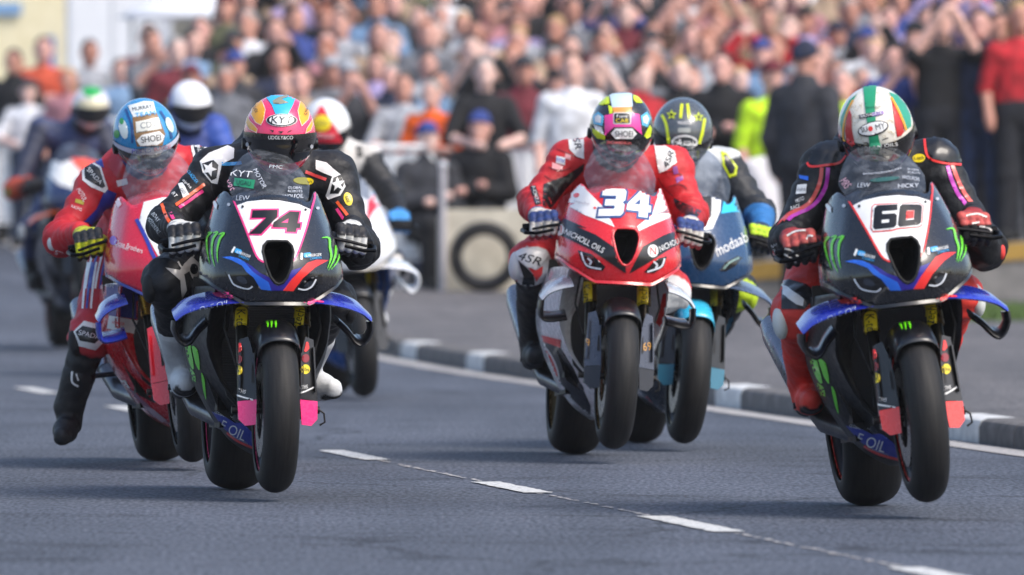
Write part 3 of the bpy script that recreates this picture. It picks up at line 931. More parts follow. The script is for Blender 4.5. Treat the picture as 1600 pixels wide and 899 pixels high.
def build_rider(label, M, group, R):
    root = empty('person', M)
    tag(root, label, 'rider', group)
    J = {}
    H = at_local(M, *R['helmet'][:2], R.get('hy', -.20))
    def jt(k, dflt):
        v = R.get(k)
        return np.array(at_local(M, v[0], v[1], v[2]) if v is not None else dflt)
    pr = []
    hz = float(H.z); hx = float(H.x)
    neck = np.array((hx * .9, -.10, hz - .085)); chest = np.array((hx * .5, .04, 1.10 + (hz - 1.265) * .8))
    pr += [('torso', seg((0, .38, .93), (0, .20, 1.02), .145, .145, (1.12, 1, 1))), ('torso', seg((0, .20, 1.02), chest, .145, .155, (1.15, 1, 1)))]
    pr += [('hump', seg(chest + (0, .16, .09), chest + (0, .04, .13), .075, .085))]
    pr += [('neck', seg(chest + (0, -.02, .05), neck, .10, .075)), ('neck', seg(neck, (hx, -.19, hz - .06), .075, .07))]
    hands = {}
    for sx, s in ((-1, 'l'), (1, 'r')):
        sh = jt('sh' + s, (sx * .19, .0, hz - .11)); el = jt('el' + s, (sx * .375, -.10, .90)); wr = np.array((sx * .306, -.318, .908))
        pr += [('shoulder', seg(chest + (sx * .07, 0, .02), sh, .115, .078)), ('upper_arm', seg(sh, el, .078, .061)), ('elbow', seg(el + (sx * .004, .01, 0), el + (0, -.03, 0), .062, .058)), ('forearm', seg(el, wr, .059, .043))]
        hip = np.array((sx * .10, .37, .88)); kn = jt('kn' + s, (sx * .262, .0, .655)); an = jt('an' + s, (sx * .215, .40, .43))
        pr += [('thigh', seg(hip, kn, .105, .078)), ('knee', seg(kn, kn + (0, -.02, -.01), .078, .072)), ('shin', seg(kn, an, .070, .052))]
        J[s] = (sh, el, wr, kn, an)
    prims = [p for _, p in pr]
    def warp(P):
        w = .004 * vnoise(P, 42, 3) + .0026 * vnoise(P, 100, 5)
        for s in 'lr':
            sh, el, wr, kn, an = J[s]
            for c, ax, rad, amp, fr in ((el, wr - sh, .12, .0060, 120), (sh + (el - sh) * .25, el - sh, .13, .0048, 95), (el + (wr - el) * .75, wr - el, .08, .0040, 150), (kn, an - kn, .13, .0055, 105)):
                q = P - c; t = q @ (ax / np.linalg.norm(ax)); g = np.exp(-(q * q).sum(1) / rad ** 2)
                w = w + amp * g * np.sin(t * fr + 2.2 * vnoise(P, 26, 8))
        return w
    V, Fc = body(prims, .035, R.get('res', .0105), warp)
    tags = tagged(pr, V); names = np.array([pr[i][0] for i in tags])
    C = np.array([lin(R['suit'].get(n, R['suit']['torso'])) for n in names])
    if 'paint' in R: C = R['paint'](V, names, C)
    suit = ob('leather_suit', mesh('leather_suit', V, Fc, True, C), leather(), root)
    sk = {'suit': skin_of([(V, Fc)], M)}
    # gloves
    for sx, s in ((-1, 'l'), (1, 'r')):
        gv, gf, gt = g_hand(sx, J[s][1])
        gc = R['glove']; C = np.array([lin(gc.get(t, gc['back'])) for t in gt])
        C *= (1 + .5 * np.clip(vnoise(gv, 150, 2), -1, 1))[:, None]
        ob('glove', mesh('glove', gv, gf, True, np.clip(C, 0, 1)), leather(), root)
        sk['glove' + s] = skin_of([(gv, gf)], M)
        # boots
        sh, el, wr, kn, an = J[s]
        toe = jt('toe' + s, (sx * .225, .20, .375)); heel = an + np.array((0, .03, -.06))
        bp = [('shaft', seg(an + (kn - an) * .45, an, .066, .056)), ('heel', seg(an, heel, .056, .042)), ('foot', seg(heel + (0, 0, .01), heel + (toe - heel) * .62, .044, .045)), ('toe', seg(heel + (toe - heel) * .62, toe, .044, .032)), ('sole', seg(heel + (0, 0, -.03), toe + np.array((0, 0, -.022)), .018, .016, (1.7, 1, 1)))]
        bv, bf = body([p for _, p in bp], .02, .011)
        bn = [bp[i][0] for i in tagged(bp, bv)]; bc = R['boot']
        ob('boot', mesh('boot', bv, bf, True, np.array([lin(bc.get(t, bc['foot'])) for t in bn])), leather(), root)
        sk['boot' + s] = skin_of([(bv, bf)], M)
        # knee slider and elbow slider
        kv, kf = body([seg(kn + np.array((sx * .064, -.03, -.02)), kn + np.array((sx * .058, .03, .01)), .045, .04, (.62, 1, 1.25))], .01, .011)
        ob('knee_slider', mesh('knee_slider', kv, kf), matte(R.get('slider', '#d8d8d6')), root)
        ev, ef = body([seg(el + np.array((sx * .05, .0, -.01)), el + np.array((sx * .045, -.045, -.015)), .027, .024, (.7, 1, 1.3))], .01, .009)
        ob('elbow_slider', mesh('elbow_slider', ev, ef), matte(R.get('eslider', '#c8302c')), root)
    # helmet
    pitch, yaw, roll = R.get('head', (40, 0, 0))
    Hm = Matrix.Translation(H) @ Matrix.Rotation(math.radians(yaw), 4, 'Z') @ Matrix.Rotation(math.radians(roll), 4, 'Y') @ Matrix.Rotation(math.radians(pitch), 4, 'X')
    def hpart(name, key, fn, m, parent):
        if key not in GEO:
            g = fn(); GEO[key] = (g.v, g.f) if isinstance(g, MB) else g
        v, f = GEO[key]; v = [Hm @ Vector(p) for p in v]
        return ob(name, mesh(name, v, f), m, parent), v, f
    hl, hv, hf = hpart('helmet', 'helm', g_helmet, R['helm'], root)
    vz, vv, vf = hpart('visor', 'visor', g_visor, R.get('visor', VISOR), hl)
    bd, v2, f2 = hpart('visor_strip', 'vband', g_visor_band, R.get('band', gloss('#0d0e11')), hl)
    for sx in (-1, 1):
        pv = MB().tube([Hm @ Vector((sx * .117, -.012, -.028)), Hm @ Vector((sx * .131, -.012, -.028))], [.024, .019], 14)
        ob('visor_pivot', solid(pv, 'visor_pivot'), metal('#2c2d30', .4), hl)
    sk['helm'] = skin_of([(hv, hf), (vv, vf), (v2, f2)], M)
    return root, sk, dict(suit=suit, helm=hl, visor=vz)
# ================================================================== the eight machines and their riders
GRP = 'race motorcycles charging away from the start'
GRPR = 'motorcycle racers crouched on their machines'
W, K = sticker('#ececea'), sticker('#0c0d10')
GREEN, RED, PINK, BLUE, VIOLET, YEL, SKYB, ORA = [sticker(c) for c in ('#6fe41a', '#e8302c', '#f03a86', '#2668d8', '#2b2390', '#f2d816', '#3aa8e8', '#f06028')]
MAG, GREY, SILV, TEAL = [sticker(c) for c in ('#c838b8', '#8a8d92', '#b9bdc4', '#2f8f74')]
A60, H60, L60, U60, W60 = (1260, 280, 4.493), (1300, 130, 4.733), (1180, 440, 2.43), (1180, 120, 2.569), (1260, 440, 2.994)
U74, L74, H74 = (220, 130, 2.725), (220, 430, 2.4975), (370, 140, 6.42)
U34, L34 = (780, 130, 2.9), (780, 420, 2.809)
UH, LH = (40, 110, 2.81), (40, 410, 2.81)

def digit(ch):
    """blocky race digits in a unit box (x right, y down)"""
    if ch == '0': return [[(.1, 0), (.9, 0), (1, .1), (1, .9), (.9, 1), (.1, 1), (0, .9), (0, .1)], [(.33, .28), (.67, .28), (.67, .72), (.33, .72)]]
    if ch == '6': return [[(.12, 0), (1, 0), (1, .26), (.36, .26), (.36, .38), (.9, .38), (1, .48), (1, .9), (.9, 1), (.1, 1), (0, .9), (0, .12)], [(.36, .62), (.68, .62), (.68, .76), (.36, .76)]]
    if ch == '7': return [[(0, 0), (1, 0), (1, .3), (.45, 1), (.02, 1), (.58, .32), (0, .32)]]
    if ch == '4': return [[(.52, 0), (.88, 0), (.88, .56), (1, .56), (1, .80), (.88, .80), (.88, 1), (.52, 1), (.52, .80), (0, .80), (0, .56)], [(.52, .34), (.28, .56), (.52, .56)]]
    if ch == '3': return [[(.03, 0), (.9, 0), (1, .1), (1, .42), (.9, .5), (1, .58), (1, .9), (.9, 1), (0, 1), (0, .74), (.62, .74), (.62, .62), (.2, .62), (.2, .39), (.62, .39), (.62, .26), (.03, .26)]]
def numerals(s, quads):
    L = []
    for ch, q in zip(s, quads):
        q = np.array(q, float)
        for lp in digit(ch):
            lp = np.array(lp); u, v = lp[:, :1], lp[:, 1:]
            L.append((q[0] * (1 - u) + q[1] * u) * (1 - v) + (q[3] * (1 - u) + q[2] * u) * v)
    return L
def grow(loop, d):
    L = np.asarray(loop, float); A = np.sum(L[:, 0] * np.roll(L[:, 1], -1) - L[:, 1] * np.roll(L[:, 0], -1))
    a, b = L - np.roll(L, 1, 0), np.roll(L, -1, 0) - L
    a /= np.maximum(np.linalg.norm(a, axis=1, keepdims=True), 1e-9); b /= np.maximum(np.linalg.norm(b, axis=1, keepdims=True), 1e-9)
    n = np.stack([a[:, 1] + b[:, 1], -a[:, 0] - b[:, 0]], 1); n /= np.maximum(np.linalg.norm(n, axis=1, keepdims=True), 1e-9)
    c = np.maximum((n * np.stack([a[:, 1], -a[:, 0]], 1)).sum(1, keepdims=True), .5)
    return L + n * (d if A > 0 else -d) / c

CLAW_L = [[(132, 418, 4), (165, 408, 20), (136, 450, 20), (150, 540, 19), (187, 642, 2)], [(178, 412, 6), (212, 402, 24), (184, 460, 24), (190, 560, 20), (228, 657, 2)], [(222, 418, 6), (262, 404, 28), (236, 455, 24), (230, 545, 18), (248, 628, 2)]]
CLAW_R = [[(992, 356, 4), (1040, 352, 20), (1058, 420, 20), (1078, 490, 19), (1062, 578, 2)], [(1040, 350, 6), (1080, 342, 24), (1098, 420, 22), (1100, 500, 18), (1072, 588, 2)], [(1080, 352, 6), (1108, 362, 22), (1128, 440, 18), (1122, 520, 14), (1090, 580, 2)]]

CLAW_L = [[(x, y, w * .72) for x, y, w in s] for s in CLAW_L]
CLAW_R = [[(x - 14, y, w * .72) for x, y, w in s] for s in CLAW_R]

def black_livery(sk, o, plate_line, leaf, num, cache):
    """stickers shared by the two black machines; laid out once, then reused"""
    cw, sd, sc = o['cw'], o['sf'], o['sc']
    D = lambda n, s, L, m, p, fr, ly=1, sp=4.0, lb=None, c=True: decal(n, sk[s], L, m, p, fr, ly, sp, lb, ('blk', n, str(np.round(np.concatenate([np.asarray(l).ravel() for l in L])[:8], 1).tolist())) if cache and c else None)
    T = lambda n, s, t, cx, cy, w, h, m, p, fr, rot=0, shear=0, bold=0, ly=2, arc=0: D(n, s, place(text_loops(t, bold), cx, cy, w, h, rot, shear, arc), m, p, fr, ly, 6.0)
    D('number_panel', 'cowl', [[(322, 192), (400, 152), (520, 126), (640, 117), (780, 128), (872, 158), (862, 260), (845, 360), (815, 515), (772, 572), (720, 560), (660, 540), (610, 560), (585, 580), (530, 545), (430, 375)]], W, cw, A60, 1, 2.2)
    D('panel_outline', 'cowl', [stroke([(205, 42), (232, 52), (325, 195), (430, 372), (528, 543), (590, 582)], 13)], plate_line, cw, A60, 2, 3.0)
    D('panel_outline', 'cowl', [stroke([(862, 5), (880, 60), (874, 160), (858, 310), (818, 512), (768, 575)], 13)], plate_line, cw, A60, 2, 3.0)
    D('panel_screw', 'cowl', [ellipse(375, 195, 9, 10)], K, cw, A60, 3); D('panel_screw', 'cowl', [ellipse(832, 165, 9, 10)], K, cw, A60, 3)
    D('fairing_bolt', 'cowl', [ellipse(268, 190, 13, 12)], SILV, cw, A60, 2); D('fairing_bolt', 'cowl', [ellipse(915, 142, 12, 11)], SILV, cw, A60, 2)
    for s in CLAW_L + CLAW_R: D('claw_mark', 'cowl', [stroke(s, 1)], GREEN, cw, A60, 2, 2.5, 'green claw mark')
    D('blue_flash', 'cowl', [[(272, 580), (330, 568), (390, 573), (440, 592), (520, 662), (640, 722), (668, 782), (590, 782), (505, 705), (430, 625), (350, 595)]], BLUE, cw, A60, 1, 3.0)
    D('violet_flash', 'cowl', [[(440, 592), (500, 618), (570, 662), (650, 690), (702, 722), (745, 690), (785, 622), (870, 585), (805, 680), (750, 772), (668, 782), (640, 722), (520, 662)]], VIOLET, cw, A60, 1, 3.0)
    D('red_flash', 'cowl', [[(750, 772), (805, 680), (855, 615), (905, 548), (965, 520), (1050, 513), (965, 575), (885, 665), (825, 768)]], RED, cw, A60, 1, 3.0)
    HL = paint('#050608', .12, 0, 1, .05)
    for lens, drl in (([(305, 682), (400, 645), (470, 668), (525, 700), (590, 780), (500, 793), (400, 790), (340, 735)], [(342, 700), (362, 735), (398, 772), (490, 788), (527, 764)]),
                      ([(835, 765), (880, 700), (940, 655), (1030, 612), (1000, 680), (965, 735), (900, 768)], [(975, 662), (950, 718), (905, 746), (856, 742)])):
        h = D('headlight', 'cowl', [lens], HL, cw, A60, 2, 3.0)
        D('light_strip', 'cowl', [stroke(drl, 11)], sticker('#d5dae2'), h or cw, A60, 4, 3.0)
        cx, cy = np.mean(np.array(lens), 0); D('lamp_reflector', 'cowl', [ellipse(cx + 2, cy + 3, 42, 24, 20 if cx < 660 else -25)], paint('#4a515c', .15, .7, .8), h or cw, A60, 3, 3.0)
    for (cx, cy, r) in ((345, 520, 14), (850, 510, -12)):
        q = math.radians(r); D('sponsor_logo', 'cowl', [rrect(cx + 5, cy - 2, 16, 50, 3, r + 8)], W, cw, A60, 2, 3.0)
        D('sponsor_logo', 'cowl', [rrect(cx + 45 * math.cos(q), cy + 45 * math.sin(q) - 6, 52, 34, 10, r)], SKYB, cw, A60, 2, 3.0)
        T('sponsor_lettering', 'cowl', 'ILMBERGER', cx + 90 * math.cos(q), cy + 90 * math.sin(q), 112, 20, W, cw, A60, r, .15, .012, 3)
        T('sponsor_lettering', 'cowl', 'CARBON', cx + 102 * math.cos(q) - 22 * math.sin(q), cy + 102 * math.sin(q) + 22 * abs(math.cos(q)), 80, 16, SKYB, cw, A60, r, .15, .012, 3)
    D('sponsor_logo', 'cowl', [[(105, 105), (150, 150), (172, 195), (160, 220), (135, 175), (102, 140)]], sticker('#d83848'), cw, A60, 2, 3.0)
    D('sponsor_logo', 'cowl', [[(150, 165), (182, 200), (182, 238), (160, 222), (142, 190)]], W, cw, A60, 3, 3.0)
    # lower fairing
    for s in ([(30, 330, 10), (35, 360, 34), (60, 440, 26), (75, 475, 8)], [(62, 362, 8), (80, 385, 30), (96, 440, 24), (108, 475, 4)], [(40, 470, 6), (75, 500, 22), (88, 560, 18), (122, 612, 3)], [(122, 488, 4), (132, 520, 16), (142, 570, 14), (153, 615, 3)]): D('claw_mark', 'side', [stroke(s, 1)], GREEN, sd, W60, 2, 3.0)
    for s in ([(1513, 545, 8), (1509, 570, 7), (1500, 600, 1)], [(1508, 580, 5), (1500, 610, 5), (1494, 640, 1)]): D('claw_mark', 'side', [stroke(s, 1)], GREEN, sd, (0, 0, 1), 2, 3.0)
    D('sponsor_panel', 'side', [[(185, 672), (270, 692), (358, 714), (405, 750), (440, 795), (440, 826), (400, 818), (330, 794), (255, 750)]], sticker('#27379f'), sd, W60, 1, 3.0)
    D('red_stripe', 'side', [stroke([(200, 688), (250, 748), (330, 800), (440, 832)], 12)], RED, sd, W60, 2, 3.0)
    T('sponsor_lettering', 'side', 'F OIL', 308, 752, 138, 50, W, sd, W60, 20, 0, .02)
    T('sponsor_lettering', 'side', 'GLOBAL ROBOTS', 262, 684, 118, 15, W, sd, W60, 13, .1, .012)
    T('sponsor_lettering', 'side', 'CORPORATION', 338, 792, 100, 8, SILV, sd, W60, 19, 0)
    # wings
    D('wing_leaf', 'wing', [[(145, 92), (200, 78), (280, 75), (350, 80), (290, 96), (210, 110), (165, 106)]], leaf, o['wg-1'], W60, 2, 3.0)
    D('wing_leaf', 'wing', [[(1462, 468), (1478, 461), (1494, 463), (1502, 472), (1490, 476)]], leaf, o['wg1'], (0, 0, 1), 2, 3.0)
    T('sponsor_lettering', 'wing', 'WOLF OIL', 148, 160, 205, 20, sticker('#c9d2ea'), o['wg-1'], W60, -21, .4)
    T('sponsor_lettering', 'wing', 'WOLF OIL', 1525, 482, 62, 6, sticker('#c9d2ea'), o['wg1'], (0, 0, 1), 13, .4)
    # forks, fender, guards
    for s, key, cx, cy, rt in (('forkl', 'fk-1', 1361, 512, 8), ('forkr', 'fk1', 1454, 499, 4)):
        D('fork_label', s, [rrect(cx, cy, 19, 50, 8, -rt * .5)], YEL, o[key], (0, 0, 1), 1, 2.5)
        T('fork_lettering', s, 'K-tech', cx, cy, 40, 13, K, o[key], (0, 0, 1), 84 if key == 'fk-1' else -82, 0, .02)
    for s in ([(1406, 506, 4), (1409, 510, 3), (1410, 516, 1)], [(1413, 504, 4), (1415, 509, 3), (1416, 516, 1)], [(1420, 504, 4), (1422, 509, 3), (1423, 515, 1)]): D('claw_mark', 'fender', [stroke(s, 1)], GREEN, o['fd'], (0, 0, 1), 2, 2.0)
    for cx, dy, key in ((1368, 0, 'fg-1'), (1477, -14, 'fg1')):
        D('guard_sticker', 'guard', [ellipse(cx + 1, 591 + dy, 7, 8)], YEL, o[key], (0, 0, 1), 1, 2.0)
        T('guard_lettering', 'guard', 'sbs', cx + 1, 591 + dy, 11, 6, K, o[key], (0, 0, 1), 0, 0, .03)
        D('guard_sticker', 'guard', [stroke([(cx - 2, 546 + dy, 3), (cx - 1, 556 + dy, 7), (cx - 4, 562 + dy, 3)], 1)], RED, o[key], (0, 0, 1), 1, 2.0)
        D('guard_sticker', 'guard', [ellipse(cx - 1, 573 + dy, 6, 7)], sticker('#8a2430'), o[key], (0, 0, 1), 1, 2.0)
        T('guard_lettering', 'guard', 'SMITHS', cx + (6 if cx < 1400 else -1), 624 + dy * 1.2, 24 if cx < 1400 else 18, 6, W, o[key], (0, 0, 1), 7 if cx < 1400 else -14, .1, .02)
        D('guard_edge', 'guard', [stroke([(cx - 8, 630 + dy * .9), (cx + 12, 634 + dy * .9), (cx + 32, 637 + dy * .9)] if cx < 1400 else [(cx - 20, 624), (cx, 616), (cx + 18, 605)], 2.5)], W, o[key], (0, 0, 1), 2, 2.0)
    return D, T

# ---- number 60
S60 = dict(cowl=gloss('#15171d'), side=paint('#090a0c', .5, 0, .08, .1), wingpaint=gloss('#2233b0'), tank=gloss('#101218'), tail=gloss('#101218'), guardtip=gloss('#f2362c'), rimstripe='#e0322a', glass=GLASS_DARK)
M60 = bike_matrix(1362, 790, 5.6, -6.3, .052)
b60, k60, o60 = build_bike('black motorcycle with number 60 on a white panel and red fork guard tips', M60, GRP, S60)
D, T = black_livery(k60, o60, RED, RED, 60, True)
def num60():
    cw = o60['cw']
    q6, q0 = [(482, 192), (640, 184), (632, 345), (470, 362)], [(655, 184), (808, 186), (800, 326), (640, 345)]
    out = [(478, 180), (640, 170), (790, 168), (822, 190), (812, 330), (790, 345), (640, 358), (600, 370), (470, 378), (452, 350), (460, 200)]
    decal('number_border', k60['cowl'], [out], RED, cw, A60, 2, 3.0)
    decal('number_border', k60['cowl'], [grow(out, -8)], W, cw, A60, 3, 3.0)
    decal('race_number', k60['cowl'], numerals('60', [q6, q0]), K, cw, A60, 4, 3.0, 'black race number 60')
    decal('race_number', k60['cowl'], [[(700, 232), (752, 230), (748, 282), (696, 288)]], RED, cw, A60, 4, 3.0)
num60()
sc = o60['sc']; TXT = sticker('#c4c9d2')
T6 = lambda t, cx, cy, w, h, rot=0, sh=.15, bold=.01, arc=0, m=TXT: sticker_text('screen_lettering', k60['screen'], t, cx, cy, w, h, m, sc, H60, rot, sh, bold, 2, arc)
T6('peterhickman.net', 375, 668, 280, 20, -9, .05, .01, -14); T6('LEW', 238, 760, 90, 32, 0, .2, .02); T6('WOLFOIL', 580, 708, 135, 26, 8, .15, .012); T6('HICKY', 562, 764, 150, 30, -3, .15, .02)
T6('GLOBAL', 598, 645, 90, 14, 6); T6('ROBOTS', 602, 668, 90, 14, 6); T6('MRS', 105, 745, 70, 62, 52, .1, .02, 0, sticker('#d8a8b4'))
decal('screen_sticker', k60['screen'], [ellipse(390, 715, 110, 16, -6)], sticker('#2d5a54'), sc, H60, 1, 3.0)

R60 = dict(helmet=(1369, 203), head=(32, 0, -4), shl=(1292, 262, .0), shr=(1460, 256, .0), ell=(1236, 378, -.10), elr=(1538, 388, -.10),
           suit=dict(torso='#16171b', knee='#e23a2e', thigh='#d8362c', shin='#e23a2e'),
           glove=dict(back='#a52c2a', finger='#131314', tip='#131314', knuckle='#b04a44', cuff='#1a1416', thumb='#5a2022'),
           boot=dict(foot='#e23a2a', sole='#111111', toe='#d8382a', shaft='#e23a2e', heel='#d8382a'), helm=paint('#e6e1d4', .25, 0, .6, .1), slider='#d9dcd8', eslider='#e0403a')
r60, s60, p60 = build_rider('rider in black suit with violet arm stripes and white green helmet on number 60', M60, GRPR, R60)
def dress60():
    su, hl = p60['suit'], p60['helm']; S, Hs = s60['suit'], s60['helm']
    d = lambda n, L, m, ly=1, fr=U60: decal(n, S, L, m, su, fr, ly, 3.0)
    d('shoulder_pad', [[(212, 345), (222, 310), (265, 262), (320, 240), (352, 250), (366, 300), (360, 330), (310, 350), (250, 362)]], sticker('#0d0d10'), 2)
    d('shoulder_pad', [[(690, 240), (740, 242), (780, 262), (812, 300), (828, 345), (770, 342), (715, 330), (692, 300)]], sticker('#0d0d10'), 2)
    for p in ([(210, 348), (225, 362), (280, 358), (340, 345), (368, 318)], [(680, 236), (684, 290), (700, 328), (760, 348), (832, 356)]): d('suit_piping', [stroke(p, 9)], RED, 3)
    for p, m in (([(268, 366), (258, 430), (215, 510), (140, 552), (92, 605), (92, 640), (112, 665)], sticker('#d8504a')), ([(292, 366), (282, 440), (235, 515), (150, 562), (112, 600), (108, 625), (125, 648)], MAG),
                 ([(770, 358), (790, 420), (820, 480), (870, 540)], MAG), ([(790, 356), (810, 410), (840, 470), (890, 538)], sticker('#d8504a'))): d('suit_stripe', [stroke(p, 15)], m, 2)
    d('sponsor_patch', [[(178, 394), (215, 402), (214, 420), (180, 412)]], BLUE, 2); d('sponsor_patch', [[(172, 436), (208, 434), (204, 470), (164, 474)]], W, 2)
    sticker_text('suit_lettering', S, 'alpha', 187, 455, 34, 18, GREY, su, U60, -4, 0, .01, 3)
    sticker_text('suit_lettering', S, 'MOTO', 180, 496, 34, 14, W, su, U60, -20, .2, .02, 3); sticker_text('suit_lettering', S, 'RACE', 162, 525, 36, 14, W, su, U60, -20, .2, .02, 3)
    sticker_text('suit_lettering', S, 'BM', 82, 680, 22, 24, W, su, U60, 68, 0, .02, 3); sticker_text('suit_lettering', S, 'MOTO', 84, 712, 34, 18, W, su, U60, 68, 0, .02, 3)
    d('sponsor_patch', [ellipse(657, 328, 26, 17, -8)], YEL, 2); sticker_text('suit_lettering', S, 'K-tech', 657, 328, 40, 14, K, su, U60, -8, 0, .02, 3)
    kn = lambda L, m, ly: decal('knee_patch', S, L, m, su, (1190, 330, 5.99), ly, 3.0)
    kn([[(190, 660), (260, 642), (420, 690), (480, 750), (462, 850), (400, 920), (190, 920)]], K, 2); kn([[(205, 700), (240, 712), (395, 832), (388, 895), (330, 880), (200, 785)]], W, 3)
    h = lambda n, L, m, ly=1: decal(n, Hs, L, m, hl, H60, ly, 2.5)
    # helmet graphics
    h('helmet_stripe', [[(232, 25), (328, 25), (318, 180), (326, 320), (362, 470), (280, 478), (268, 330), (246, 180)]], sticker('#1f9468'), 2)
    for q in ([(100, 440), (62, 300), (70, 250), (130, 130), (190, 80), (165, 120), (112, 220), (85, 330)],): h('helmet_panel', [q], sticker('#2f9c7c'), 1)
    h('helmet_panel', [[(420, 70), (480, 90), (540, 160), (578, 240), (582, 320), (548, 345), (520, 250), (455, 130)]], sticker('#2f9c7c'), 1)
    h('helmet_panel', [stroke([(160, 130), (118, 210), (92, 310), (88, 400), (102, 430)], 13)], sticker('#e8a21e'), 2); h('helmet_panel', [stroke([(435, 110), (480, 190), (520, 280), (545, 350)], 15)], sticker('#e8a21e'), 2)
    h('helmet_panel', [[(132, 200), (148, 240), (150, 350), (172, 452), (150, 470), (112, 440), (100, 350), (112, 260)]], sticker('#c01f22'), 1)
    h('helmet_panel', [[(440, 130), (465, 170), (512, 270), (532, 360), (508, 390), (480, 400), (462, 300), (450, 210)]], sticker('#c01f22'), 1)
    h('helmet_badge', [ellipse(306, 338, 112, 52, -14)], K, 3); h('helmet_badge', [ellipse(305, 336, 102, 43, -14)], W, 4)
    sticker_text('helmet_lettering', Hs, 'SU', 243, 344, 46, 36, K, hl, H60, -14, 0, .01, 5); sticker_text('helmet_lettering', Hs, 'MY', 356, 322, 66, 40, K, hl, H60, -14, 0, .01, 5); h('helmet_lettering', [ellipse(288, 338, 16, 18)], RED, 5)
    h('helmet_patch', [[(203, 240), (298, 222), (300, 252), (208, 266)]], sticker('#1e1d2c'), 3); h('helmet_patch', [[(298, 222), (382, 208), (385, 232), (300, 252)]], sticker('#7a5aa8'), 3)
    sticker_text('helmet_lettering', Hs, 'BATHGATE', 292, 238, 150, 20, W, hl, H60, -10, 0, .012, 5)
    sticker_text('helmet_lettering', Hs, 'BAYTRO', 305, 188, 100, 14, K, hl, H60, 0, .2, .01, 5)
    for p in ([(240, 440), (262, 438), (272, 452)], [(370, 420), (395, 410), (412, 405)]): h('brow_vent', [stroke(p, 7)], K, 4)
    rr = random.Random(3)
    for x0, x1, y0, y1 in ((150, 240, 80, 230), (330, 420, 70, 210), (165, 260, 370, 450), (370, 460, 330, 420), (150, 200, 230, 330), (400, 450, 220, 320)):
        for _ in range(7):
            x, y = rr.uniform(x0, x1), rr.uniform(y0, y1); a = rr.uniform(0, 3.1)
            h('helmet_filigree', [stroke([(x, y), (x + 18 * math.cos(a), y + 18 * math.sin(a)), (x + 26 * math.cos(a + .7), y + 26 * math.sin(a + .7))], 2.6)], sticker('#a89a78'), 2)
    sticker_text('visor_lettering', Hs, 'NOLAN OILS', 340, 466, 280, 24, W, hl, H60, -8, .1, .015, 5)
dress60()
for s, L in (('l', [[(128, 640), (165, 622), (205, 618)], [(120, 690), (150, 700), (178, 730)], [(118, 712), (140, 725), (165, 745)], [(205, 655), (215, 640), (232, 642)]]), ('r', [[(845, 560), (890, 552), (930, 565)], [(900, 600), (940, 610), (955, 640)], [(870, 590), (900, 585)]])):
    for q in L: decal('glove_piping', s60['glove' + s], [stroke(q, 7)], sticker('#d9d2ca'), r60, U60, 1, 2.0)
# ---- number 74
S74 = dict(cowl=gloss('#15171d'), side=paint('#090a0c', .5, 0, .08, .1), wingpaint=gloss('#2a36a8'), tank=gloss('#101218'), tail=gloss('#101218'), guardtip=gloss('#f4307c'), rimstripe='#e8407a', glass=GLASS_DARK)
M74 = bike_matrix(367, 765, 6.9, .2, .028)
b74, k74, o74 = build_bike('black motorcycle with number 74 on a white panel and pink fork guard tips', M74, GRP, S74)
black_livery(k74, o74, PINK, PINK, 74, True)
def dress74():
    cw, sc = o74['cw'], o74['sc']; q = [[(472, 545), (585, 542), (565, 640), (462, 648)], [(575, 545), (690, 548), (672, 640), (560, 636)]]
    q7, q4 = [(478, 545), (582, 543), (575, 645), (462, 645)], [(572, 548), (688, 552), (672, 638), (560, 634)]
    L = numerals('74', [q7, q4])
    decal('number_border', k74['cowl'], [grow(l, 7) for l in L if len(l) > 3], PINK, cw, U74, 2, 3.0)
    decal('race_number', k74['cowl'], L, K, cw, U74, 3, 3.0, 'black race number 74 with pink edge')
    sticker_text('panel_lettering', k74['cowl'], 'DT', 483, 632, 28, 14, K, cw, U74, -4, .2, .02, 4)
    t = lambda s, cx, cy, w, h, rot=0, m=TXT, b=.012: sticker_text('screen_lettering', k74['screen'], s, cx, cy, w, h, m, sc, U74, rot, .15, b, 2)
    t('KYT', 430, 388, 88, 26, 6, W); t('MOTOR', 508, 410, 90, 18, 62); t('LEW', 436, 492, 56, 20); t('WOLFOIL', 646, 485, 88, 18, -3); t('GLOBAL', 655, 448, 60, 10); t('ROBOTS', 655, 463, 60, 10); t('MRS', 375, 440, 50, 34, 60, sticker('#e0a0b4'), .02); t('PMC', 575, 360, 55, 14, 4)
    d = lambda n, L, m, ly=1: decal(n, k74['screen'], L, m, sc, U74, ly, 3.0)
    d('screen_sticker', [[(400, 405), (488, 415), (480, 452), (396, 438)]], sticker('#1d8a5c')); sticker_text('screen_lettering', k74['screen'], 'UGAU', 440, 428, 60, 20, K, sc, U74, 8, 0, .02, 2)
    d('screen_sticker', [[(505, 492), (545, 480), (570, 492), (540, 502)]], sticker('#9c3040'))
    d('screen_sticker', [ellipse(690, 418, 42, 15, 4)], sticker('#8a8420'))
dress74()
R74 = dict(helmet=(437, 211), head=(13, 0, 0), shl=(338, 266, .0), shr=(520, 274, .0), ell=(262, 352, -.10), elr=(560, 388, -.10), knl=(262, 440, -.02), toel=(290, 596, .22), toer=(520, 606, .30),
           suit=dict(torso='#121318'), glove=dict(back='#d6d6d2', finger='#cfcfcb', tip='#15151a', knuckle='#17171b', cuff='#111114', thumb='#17171b'),
           boot=dict(foot='#d4d6d8', sole='#1a1a1a', shaft='#c9cbcd', toe='#d4d6d8'), helm=gloss('#f0386c'), slider='#17181b', eslider='#1a1b1f')
r74, s74, p74 = build_rider('rider in black suit with white shoulder armour and pink yellow helmet on number 74', M74, GRPR, R74)
